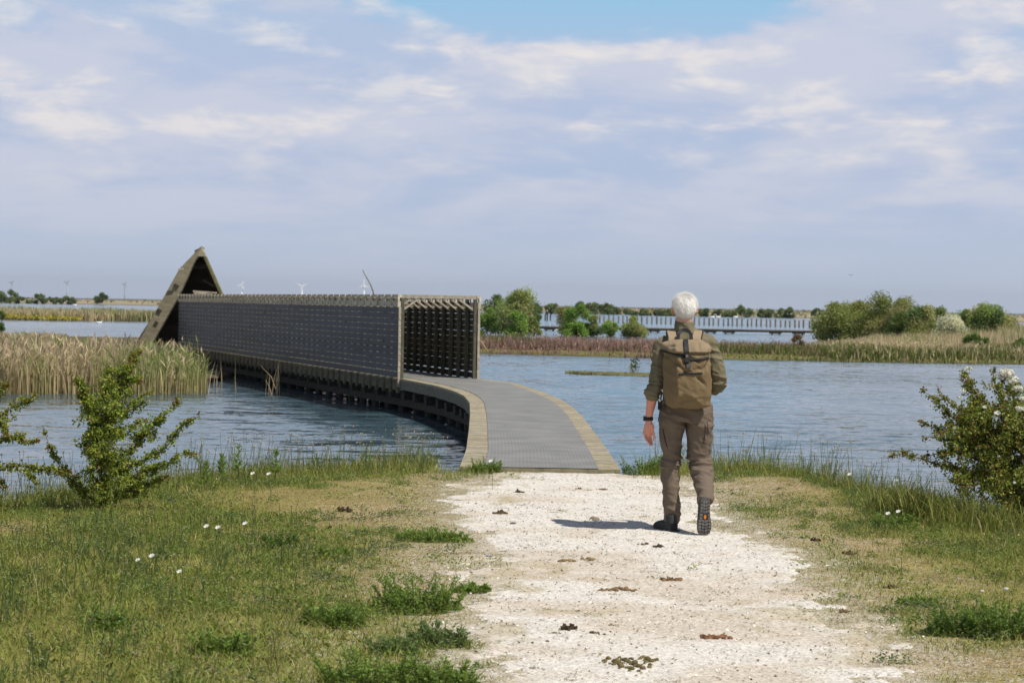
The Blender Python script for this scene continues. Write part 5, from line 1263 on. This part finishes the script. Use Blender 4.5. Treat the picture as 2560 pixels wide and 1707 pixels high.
for (pts, n, x0, x1, hh, ww) in (([(-90, 226, 300), (-47, 228, 300), (-39, 233, 300), (-30, 241, 300), (-14, 263, 320)], 42000, -75, -15, (.4, 1.3), (.08, .18)),):
    x, y, f_ = strip_sample(n, pts, x0, x1, .02, 1, 1.6); k = len(x); n_ = fbm(x*.2, y*.05, 0, 127, 4); grn = rng.random(k) < sm(n_, .52, .65)*.75; s_ = rng.uniform(.6, 1.2, (k, 1))
    reeds(B, x, y, rng.uniform(*hh, k)*(.5+n_), rng.uniform(*ww, k), np.where(grn[:, None], RG, TAN*.8)*s_, np.where(grn[:, None], RG, TAN2*.85)*s_, .2)
tag(B.make('distant_reeds', M_reed), 'distant strip of tan reeds between two channels at the left', 'reeds', kind='stuff')
# yellow flower carpets
B = Batch(); k = 9000; x = rng.uniform(-62, -44, k); y = rng.uniform(227, 246, k); kp = (y < 230+(-44-x)*1.2) ; x, y = x[kp], y[kp]; k = len(x)
h = rng.uniform(.3, .7, k)*np.interp(x, [-60, -44], [1.25, .5]); leaves(B, np.stack([x, y, WZ+h], 1), rng.uniform(.12, .26, k), np.where(rng.random((k, 1)) < .6, np.array((.62, .48, .03)), np.array((.25, .28, .05))), 1.2, .8)
tag(B.make('yellow_flowers', M_leaf), 'yellow flowering carpet at the far left waterside', 'flowers', kind='stuff')
B = Batch()
for (px0, px1, py, n) in ((1552, 1580, 788, 130), (1618, 1668, 789, 240), (1745, 1850, 790.5, 160), (1280, 1300, 783, 40)):
    c0, c1 = PZ(px0, py, WZ+.8), PZ(px1, py, WZ+.8); k = n; f_ = rng.random(k); D_ = np.interp(px0+(px1-px0)*f_, [1280, 1540, 1960], [765, 735, 640])+rng.uniform(3, 26, k); x = (px0+(px1-px0)*f_-1280)/F*D_; y = D_
    leaves(B, np.stack([x, y, WZ+rng.uniform(.6, 1.5, k)], 1), rng.uniform(.4, .8, k), np.where(rng.random((k, 1)) < .6, np.array((.50, .40, .05)), np.array((.22, .24, .07))), 1.5, .7)
tag(B.make('far_yellow_flowers', M_leaf), 'thin yellow flowering line on the far shore', 'flowers', kind='stuff')
# low scrub on the far shore
B = Batch(); k = 7000; x = rng.uniform(-210, 220, k); yb = np.interp(x, [-150, -60, 10, 60, 120, 200], [800, 770, 760, 640, 600, 560]); y = yb+6+rng.random(k)**1.5*500
kp = (np.abs(x) < .25*y) & (fbm(x*.02, y*.01, 0, 131, 3) > .47); x, y = x[kp], y[kp]; k = len(x)
leaves(B, np.stack([x, y, WZ+.9+rng.uniform(0, .7, k)], 1), rng.uniform(.6, 1.6, k), vary((.30, .28, .16), k, .4), 1.5, .7); tag(B.make('far_scrub', M_leaf), 'low scrub scattered over the far sandy shore', 'scrub', kind='stuff')
# mud spit growth
B = Batch(); k = 2500; x = rng.uniform(2.0, 6.0, k); y = np.interp(x, [1.9, 3.5, 5.5, 6.3], [78.6, 77.8, 77.0, 76.5])+rng.normal(0, .5, k)
reeds(B, x, y, rng.uniform(.05, .14, k), rng.uniform(.03, .06, k), vary((.14, .13, .05), k), vary((.19, .18, .06), k), .5); tag(B.make('spit_growth', M_reed), 'low green growth on the narrow mud spit', 'marsh plants', kind='stuff')
for (px, top, base, n, lb) in ((1588, 898, 927, 90, 'upright dark green plant on the mud spit'), (1580, 908, 926, 60, 'short pale plant beside the upright one on the mud spit')):
    g0 = PZ(px, base, WZ+.05); hh = (base-top)*g0[1]/F; e = empty('marsh_plant', g0); tag(e, lb, 'plant'); B = Batch(); c = g0+rng.normal(0, 1, (n, 3))*np.array((.09, .06, 0))+np.array((0, 0, 1))*rng.random((n, 1))*hh
    leaves(B, c, rng.uniform(.06, .12, n), vary((.10, .13, .05) if 'dark' in lb else (.34, .36, .15), n), .5, .5); B.make('leaves', M_leaf, e); S = MB(); S.tube([g0, g0+np.array((0, 0, hh))], .012, 5, col=(.12, .12, .06)); S.make('stem', M_leaf, e)

# bushes and trees
M_far = vcol_mat('far_leaf', .6, .3, .5)
def bush(name, px, base, wpx, hpx, D, label, cols, n=2600, leaf=.17, nb=14, airy=.0, stems=5, group=None, cat='bush', zbase=WZ, squash=1.0):
    g0 = PY(px, base, D); g0[2] = zbase; sc_ = D/F; W = wpx*sc_/2*1.15; H = PY(px, base-hpx, D)[2]-zbase
    e = empty(name, g0); tag(e, label, cat, group); S = MB(); B = Batch(); cols = np.array(cols)
    cen = []
    for i in range(nb):
        a = random.uniform(0, 6.28); rr = math.sqrt(random.random())*.86; f_ = random.uniform(.04, .88)**1.1; shrink = math.sqrt(max(.05, 1-((f_-.22)/.80)**2))
        r_ = random.uniform(.26, .42)*min(W, H*.62); c = g0+np.array((W*rr*shrink*math.cos(a), W*rr*shrink*math.sin(a)*.8, H*f_)); cen.append((c, r_))
    cen.append((g0+np.array((W*random.uniform(-.2, .2), 0, H*.86)), min(W, H)*.22))
    for c, r_ in cen:
        m = int(n*2.3/nb); u_ = rdir(m, .15); rad = (rng.random((m, 1))**.45)*(1+airy*rng.random((m, 1)))
        p = c+u_*rad*r_*np.array((1.05, 1, .95*squash)); ck = cols[random.randrange(len(cols))]*random.uniform(1.7, 2.5); kk_ = p[:, 2] > zbase+.05; p = p[kk_]; m = len(p)
        leaves(B, p, rng.uniform(.6, 1.25, m)*leaf*1.1, vary(ck, m, .3, .07), .7, .62)
        k3 = int(m*airy*.6)
        if k3:
            p2 = c+rdir(k3, .9)*r_*rng.uniform(.9, 1.6, (k3, 1)); leaves(B, p2, rng.uniform(.5, .9, k3)*leaf, vary(ck, k3), .6, .5)
    for i in range(stems):
        c, r_ = cen[i % len(cen)]; b0 = g0+np.array((random.uniform(-.18, .18)*W, random.uniform(-.1, .1)*W, 0)); S.tube([b0, (b0+c)/2+np.array((0, 0, .1*H)), c], [max(.02, .012*H), .015, .008], 5, False, col=(.12, .10, .075))
        for q in range(int(3*airy+.5)):
            t_ = c+np.array((random.uniform(-1, 1)*r_, 0, r_*random.uniform(.9, 1.7))); S.tube([c, t_], [.012, .006], 4, False, col=(.16, .13, .10))
    S.make('trunk', M_bark, e); B.make('crown', M_far, e)
GO = [(.12, .16, .045), (.17, .19, .055), (.20, .20, .08), (.075, .11, .035)]
GB = [(.13, .20, .035), (.10, .16, .03), (.16, .22, .05)]
OL = [(.17, .185, .055), (.20, .195, .075), (.14, .16, .045)]
BR = [(.27, .20, .11), (.22, .19, .08), (.13, .14, .045)]
gw = 'bushes standing in the water beyond the far bank'
for b_ in (('willow_bush', 1222, 829, 50, 62, 168, 'bright green round bush right behind the end of the screen', GB, 1800, .14, 10, .2),
           ('willow_bush', 1240, 826, 66, 92, 172, 'airy grey-green bush top left of the tallest willow', GO, 2000, .14, 12, .9),
           ('willow_bush', 1288, 829, 92, 98, 166, 'tallest willow bush with thin upright twigs beyond the far bank', GO, 3600, .15, 18, .9),
           ('willow_bush', 1286, 830, 66, 52, 162, 'dense green lower bush in front of the tallest willow', GB, 2000, .13, 10, .2),
           ('willow_bush', 1338, 828, 34, 48, 166, 'slim grey-green bush right of the tallest willow', GO, 900, .13, 8, .6),
           ('willow_bush', 1408, 829, 50, 60, 178, 'thin brown half-bare bush left of the round one in water', BR, 1000, .13, 9, 1.2),
           ('willow_bush', 1444, 834, 68, 74, 176, 'round bright green bush standing in the water', GB, 3000, .15, 14, .3),
           ('willow_bush', 1484, 834, 40, 46, 176, 'green bush close to the right of the round one', GO, 1200, .14, 9, .3),
           ('willow_bush', 1524, 834, 42, 32, 178, 'small low bush alone in the water', GB, 900, .14, 8, .3),
           ('willow_bush', 1587, 836, 58, 44, 174, 'yellow-green spreading bush in the water left of the walker', OL, 1700, .14, 11, .6)): bush(*b_, group=gw)
gr_ = 'bushes on the right part of the far bank'
for b_ in (('willow_bush', 2090, 838, 100, 78, 150, 'olive bush at the left end of the right thicket', OL, 3400, .15, 16, .6),
           ('willow_bush', 2140, 836, 90, 84, 152, 'full olive-green bush second in the right thicket', OL, 3000, .15, 14, .5),
           ('willow_bush', 2205, 836, 110, 92, 150, 'tallest olive bush with feathery top in the right thicket', OL, 4200, .15, 18, .8),
           ('willow_bush', 2262, 838, 110, 90, 148, 'brownish bush right of the tallest one', [(.19, .17, .075), (.17, .17, .065), (.13, .14, .045)], 3600, .14, 16, .7),
           ('willow_bush', 2252, 832, 56, 56, 143, 'dark green bush in front of the brownish one', [(.06, .09, .022), (.08, .11, .03)], 1900, .13, 10, .2),
           ('willow_bush', 2305, 834, 90, 68, 146, 'yellow-green bush in the middle of the right thicket', GO, 2800, .14, 14, .5),
           ('willow_bush', 2345, 832, 50, 64, 150, 'small dark green tree top right of the middle', [(.09, .13, .035), (.12, .15, .04)], 1200, .14, 9, .6),
           ('willow_bush', 2380, 838, 76, 48, 142, 'silvery grey low bush in the right thicket', [(.33, .33, .24), (.26, .27, .17)], 1900, .13, 11, .7),
           ('willow_bush', 2412, 832, 50, 62, 150, 'narrow green bush left of the last tall one', GO, 1400, .14, 9, .7),
           ('willow_bush', 2466, 834, 92, 72, 146, 'last tall green bush towards the right edge', GO, 3000, .15, 14, .7),
           ('willow_bush', 2530, 826, 50, 34, 165, 'small bush by the right edge of the picture', GO, 800, .15, 7, .5),
           ('willow_bush', 2425, 832, 110, 40, 158, 'long low bush filling the gap behind the silvery one', GO, 2400, .15, 14, .5),
           ('willow_bush', 2500, 828, 90, 40, 160, 'low rounded bush behind the last tall one', OL, 1800, .15, 12, .5),
           ('willow_bush', 2350, 834, 100, 44, 156, 'low olive bush linking the middle and the silvery bush', OL, 2200, .15, 14, .4),
           ('willow_bush', 2060, 838, 60, 34, 170, 'low dark spreading bush at the end of the far footbridge', [(.10, .11, .05), (.13, .14, .06)], 900, .14, 8, .8)): bush(*b_, group=gr_)
bush('grass_tussock', 1992, 858, 32, 22, 112, 'dark brown tussock on the bank just right of the far footbridge', [(.11, .075, .04), (.15, .11, .05)], 900, .08, 8, .3, 3, zbase=WZ+.15, cat='tussock')
for b_ in (('willow_bush', 117, 806, 26, 30, 236, 'dark bush on the reed strip at the left', GO, 700, .2, 7, .4), ('willow_bush', 232, 806, 44, 22, 236, 'low green bush in the middle of the left reed strip', GO, 700, .2, 7, .4), ('willow_bush', 183, 800, 14, 22, 240, 'tiny upright bush on the left reed strip', GO, 300, .2, 5, .4), ('willow_bush', 2, 812, 16, 34, 150, 'green bush cut by the left edge', GO, 500, .18, 6, .4),
           ('willow_bush', 300, 804, 40, 14, 240, 'low bush on the reed strip beside the hide', GO, 400, .2, 6, .4), ('willow_bush', 345, 806, 30, 18, 240, 'low bush next to the leaning side of the hide', GO, 400, .2, 6, .4)): bush(*b_, group='bushes on the left reed strip')
bush('bramble', 2440, 862, 60, 24, 118, 'low dark green bramble among the right reeds', [(.08, .12, .03)], 900, .1, 9, .3, 3, zbase=WZ+.5); bush('bramble', 2548, 866, 36, 18, 116, 'small green bramble at the right edge reeds', [(.09, .13, .03)], 500, .1, 7, .3, 3, zbase=WZ+.5)
# trees on the far shore
FT = [(20, 757, 40, 33, 'leftmost far tree on the far shore'), (50, 757, 26, 18, 'low far tree between the leftmost two'), (90, 758, 48, 29, 'round far tree at the left'), (128, 759, 34, 18, 'low far tree right of the round one'), (160, 760, 46, 20, 'broad low far tree at the end of the left row'), (182, 760, 18, 15, 'last small far tree of the left row'), (255, 757, 24, 28, 'single far tree alone on the sandy shore'),
      (1326, 786, 26, 24, 'far tree just right of the tallest willow bush'), (1346, 786, 20, 26, 'pointed far tree beside the tallest willow bush'), (1382, 782, 36, 26, 'far tree left of the yellow line'), (1405, 784, 30, 14, 'low far tree before the brown bush'), (1452, 782, 18, 33, 'far tree peeping above the round green bush'), (1472, 785, 22, 30, 'first pointed far tree right of the round bush'), (1484, 785, 18, 30, 'second pointed far tree right of the round bush'), (1500, 787, 36, 20, 'broad far tree under the pointed pair'), (1520, 787, 30, 34, 'tallest far tree left of the walker'),
      (1540, 788, 26, 16, 'low far tree right of the tallest'), (1565, 785, 22, 12, 'small far shrub on pinkish sand'), (1585, 787, 18, 10, 'tiny far shrub on pinkish sand'), (1605, 788, 34, 14, 'wide low far tree near the yellow patch'), (1650, 790, 26, 18, 'far tree left of the walker\'s head'), (1675, 790, 24, 17, 'far tree touching the walker\'s head on the left'), (1760, 791, 44, 22, 'broad dark far tree right of the walker\'s head'), (1800, 792, 34, 18, 'low wide far tree second from the head'), (1833, 792, 22, 16, 'low pale far tree third from the head'),
      (1855, 792, 38, 28, 'tall far tree in the middle between head and thicket'), (1905, 793, 34, 22, 'pale far tree left of the round dark one'), (1922, 792, 18, 20, 'small far tree touching the round dark one'), (1948, 794, 34, 26, 'round dark far tree above the pile row'), (1976, 792, 14, 22, 'slim far tree right of the round dark one'), (2045, 790, 18, 18, 'last small far tree before the thicket'), (1240, 780, 40, 20, 'far tree behind the bright bush'), (1030, 775, 30, 14, 'far tree hidden mostly by the screen')]
for i, (px, base, w_, h_, lb) in enumerate(FT):
    D = 800 if px < 1300 else (700 if px < 1600 else 640)
    if px < 300: D = 805
    bush('far_tree', px, base+1.5, w_*1.6, h_*random.uniform(.75, .95), D, lb, [(.085, .110, .035), (.115, .135, .045), (.10, .125, .05)][i % 3:][:2] or GO, 700, .62, 8, .25, 3, 'trees on the far shore', 'tree', zbase=PY(px, base, D)[2])

# ================================================================== FAR FOOTBRIDGE, PILE ROW, TURBINES, BIRDS, STICKS
fb = empty('far_footbridge', PZ(1700, 838, WZ)); tag(fb, 'low dark footbridge on short piles crossing the far water behind the walker', 'footbridge')
a_ = PY(1345, 813.5, 212); b_ = PY(2068, 829.5, 212); a_[2] = b_[2] = WZ+.38; n = 24
mb = MB()
for q in range(n): mb.beam(a_+(b_-a_)*q/n, a_+(b_-a_)*((q+.98)/n), 1.3, .10, col=np.array((.17, .15, .12))*random.uniform(.8, 1.1))
mb.make('deck', M_wood, fb)
mb = MB(); mb.beam(a_+np.array((0, -.55, -.12)), b_+np.array((0, -.55, -.12)), .1, .14, col=(.08, .07, .055)); mb.make('edge_beam', M_wood, fb)
for px in (1374, 1518, 1635, 1776, 1822, 1938, 1996, 2050):
    c = a_+(b_-a_)*((px-1345)/723); mb = MB(); mb.box(c+np.array((0, -.1, -.24)), 1.05, 1.3, .13, col=(.055, .05, .04)); cb = mb.make('cross_beam', M_wood, fb)
    for s in (-.33, .33): mb = MB(); mb.tube([c+np.array((s, -.45, -1.2)), c+np.array((s, -.45, -.25))], .085, 8, col=(.05, .045, .035)); mb.make('pile', M_wood, cb)
# row of wooden piles beyond it
k = 50
for i in range(k):
    f_ = i/(k-1); px = 1498+f_*(2082-1498)+random.uniform(-1.5, 1.5); base = 806.5+(px-1510)*.0235; D = 2.35*F/(base-(763+(px-1280)*.0166))
    g0 = PZ(px, base, WZ); h_ = random.uniform(15.5, 20)*g0[1]/F; mb = MB(); mb.tube([g0+np.array((0, 0, -1)), g0+np.array((random.uniform(-.03, .03), 0, h_))], [.14, .12], 8, col=np.array((.25, .225, .19))*random.uniform(.7, 1.15))
    tag(mb.make('wooden_pile', M_wood, None, origin=g0), 'weathered wooden pile in the long row standing in the far water', 'pile', 'row of piles behind the far footbridge')
for (px, base, hp) in ((1363, 801, 16), (1368, 801, 18), (1376, 800, 14)):
    g0 = PZ(px, base, WZ); mb = MB(); h_ = hp*g0[1]/F; mb.tube([g0, g0+np.array((0, 0, h_))], .11, 8, col=(.05, .05, .045)); mb.tube([g0+np.array((.1, 0, h_)), g0+np.array((.25, 0, h_+.35)), g0+np.array((.1, 0, h_+.55))], [.16, .13, .05], 8, col=(.02, .02, .02))
    tag(mb.make('dark_post', M_wood, None, origin=g0), {1363: 'left dark post with a perched bird between the willow bushes', 1368: 'middle and tallest dark post between the willow bushes', 1376: 'right and shortest dark post between the willow bushes'}[px], 'post', 'dark posts between the willow bushes')
# wind turbines
M_turb = flat('turbine_white', (.85, .85, .85), .5, .4, .03, .02)
M_turbd = flat('turbine_grey', (.42, .44, .48), .5, .4, .03, .02)
def turbine(px, hub, base, D, rot, label, m_, br=34):
    b0 = PY(px, base, D); hb = PY(px, hub, D); e = empty('wind_turbine', b0); tag(e, label, 'wind turbine', 'wind turbines on the horizon')
    mb = MB(); mb.tube([b0-np.array((0, 0, 30)), hb], [D*.00042, D*.00026], 12, ref=(0, 1, 0)); mb.make('tower', m_, e, True)
    mb = MB(); V, Fs = ball(hb+np.array((0, 3, 1)), D*.00035, D*.0009, D*.00035, 12, 8); mb.add(V, Fs); mb.make('nacelle', m_, e, True)
    R_b = br*D/F
    for q in range(3):
        a = rot+q*2*math.pi/3; d = np.array((math.sin(a), 0, math.cos(a))); pp = np.cross(d, (0, 1, 0)); h2 = hb+np.array((0, -D*.0008, 0)); w = D*.0003
        V = []
        for f_, ww in ((0, .5), (.2, 1.3), (.6, .9), (1, .15)):
            c = h2+d*R_b*f_; V += [c-pp*w*ww, c+pp*w*ww, c+pp*w*ww+np.array((0, w*.5, 0)), c-pp*w*ww+np.array((0, w*.5, 0))]
        Fs = [(4*i+j, 4*i+(j+1) % 4, 4*i+4+(j+1) % 4, 4*i+4+j) for i in range(3) for j in range(4)]+[(0, 1, 2, 3), (15, 14, 13, 12)]
        mb = MB(); mb.add(V, Fs); mb.make('blade', m_, e)
turbine(605, 713, 758, 5200, R(25), 'white wind turbine nearest the triangular hide', M_turb, 13)
turbine(755, 716, 758, 5200, R(62), 'white wind turbine above the middle of the screen', M_turb, 18)
turbine(910, 712, 758, 5200, R(0), 'white wind turbine beside the curved twig', M_turb, 17)
turbine(30, 707, 745, 11000, R(45), 'faint grey wind turbine at the far left', M_turbd, 9)
turbine(168, 707, 747, 11000, R(50), 'faint grey wind turbine second from the left edge', M_turbd, 10)
turbine(312, 711, 748, 11000, R(35), 'faint grey wind turbine left of the hide', M_turbd, 10)
# twig above the screen and stick beside it
M_tw = flat('twig', (.20, .16, .12), .9, .1)
mb = MB(); pts = [PY(906, 674, 57), PY(912, 686, 57), PY(920, 700, 57), (PY(927, 713, 57)), PY(932, 726, 57), PY(936, 742, 57), PY(938, 800, 57)]; mb.tube(pts, [.009, .011, .013, .015, .017, .02, .02], 6); tag(mb.make('thin_twig', M_tw, None, True, origin=pts[-1]), 'thin curved dark twig rising above the screen', 'twig')
mb = MB(); pts = [PY(1202, 852, 50.5), PY(1213, 870, 50.6), PY(1226, 891, 50.7)]; mb.tube(pts, [.014, .013, .010], 6, col=(.5, .38, .2)); tag(mb.make('leaning_stick', M_wood, None, True, origin=pts[-1]), 'thin tan stick leaning out beside the right wall of the screen', 'stick')
# birds
def swim(name, px, py, L, label, c, cat, grp=None, hd=None, neck=.9):
    g0 = PZ(px, py, WZ); e = empty(name, g0); tag(e, label, cat, grp); c = np.array(c); hc_ = c if hd is None else np.array(hd); dr = random.choice([-1, 1])
    mb = MB(); V, Fs = ball(g0+np.array((0, 0, L*.13)), L*.46, L*.24, L*.22, 18, 12); mb.add(V, Fs)
    mb.tube([g0+np.array((-dr*L*.30, 0, L*.18)), g0+np.array((-dr*L*.5, 0, L*.30)), g0+np.array((-dr*L*.58, 0, L*.34))], [L*.12, L*.05, L*.01], 8)
    mb.tube([g0+np.array((dr*L*.30, 0, L*.18)), g0+np.array((dr*L*.42, 0, L*.30*neck)), g0+np.array((dr*L*.40, 0, L*.48*neck))], [L*.10, L*.06, L*.06], 8)
    V, Fs = ball(g0+np.array((dr*L*.43, 0, L*.52*neck)), L*.10, L*.075, L*.075, 12, 8); mb.add(V, Fs)
    V, Fs, Nn = remesh(mb, L*.025, 3); hd_ = (V[:, 2] > g0[2]+L*.36*neck)[:, None]; obj('body', V, Fs, M_bird, e, np.where(hd_, hc_, c), True)
    mb = MB(); mb.tube([g0+np.array((dr*L*.50, 0, L*.52*neck)), g0+np.array((dr*L*.62, 0, L*.49*neck))], [L*.03, L*.008], 6, col=(.7, .65, .55) if hd is None else (.8, .5, .2)); mb.make('bill', M_bird, e)
M_bird = vcol_mat('feathers', .7, .2, 0, .1, 8)
swim('coot', 671, 967, .36, 'small black waterbird swimming beside the screened boardwalk', (.018, .018, .020), 'bird', neck=1.0)
gs = 'white swans on the far water'
for (px, py, lb) in ((1781, 794.5, 'first white swan right of the walker\'s head'), (1795, 794.5, 'second smaller-looking white swan right of the head'), (1839, 794.5, 'white swan farther right before the round dark tree'), (187, 764, 'white swan on the far left channel'), (1383, 822, 'white swan resting by the far footbridge end')): swim('swan', px, py, .8 if py > 800 else 1.3, lb, (.80, .79, .76), 'swan', gs, hd=(.8, .79, .75), neck=1.35)
swim('gull', 248, 809, .55, 'white waterbird on the nearer left channel', (.78, .78, .76), 'bird')
mb = MB(); c = PY(2127, 688, 160)
for s in (-1, 1): mb.add([c, c+np.array((s*.09, 0, .05)), c+np.array((s*.17, .02, .01)), c+np.array((s*.08, .04, .02)), c+np.array((0, .04, .01))], [(0, 1, 2, 3, 4), (4, 3, 2, 1, 0)], (.06, .06, .06))
V, Fs = ball(c, .025, .07, .02, 10, 6); mb.add(V, Fs, (.06, .06, .06)); tag(mb.make('flying_bird', M_bird, None, origin=c), 'tiny dark bird flying in the sky above the right thicket', 'bird')

# ================================================================== AIR
if HAZE:
    hz = MB(); hz.box((0, 9500, 90), 24000, 31000, 260)
    m = bpy.data.materials.new('haze'); m.use_nodes = True; t = m.node_tree; t.nodes.clear(); o_ = t.nodes.new('ShaderNodeOutputMaterial'); v = t.nodes.new('ShaderNodeVolumePrincipled')
    v.inputs['Color'].default_value = (.80, .88, 1.0, 1); v.inputs['Density'].default_value = HAZE; v.inputs['Anisotropy'].default_value = .2; t.links.new(v.outputs[0], o_.inputs['Volume'])
    tag(hz.make('haze', m), kind='stuff')
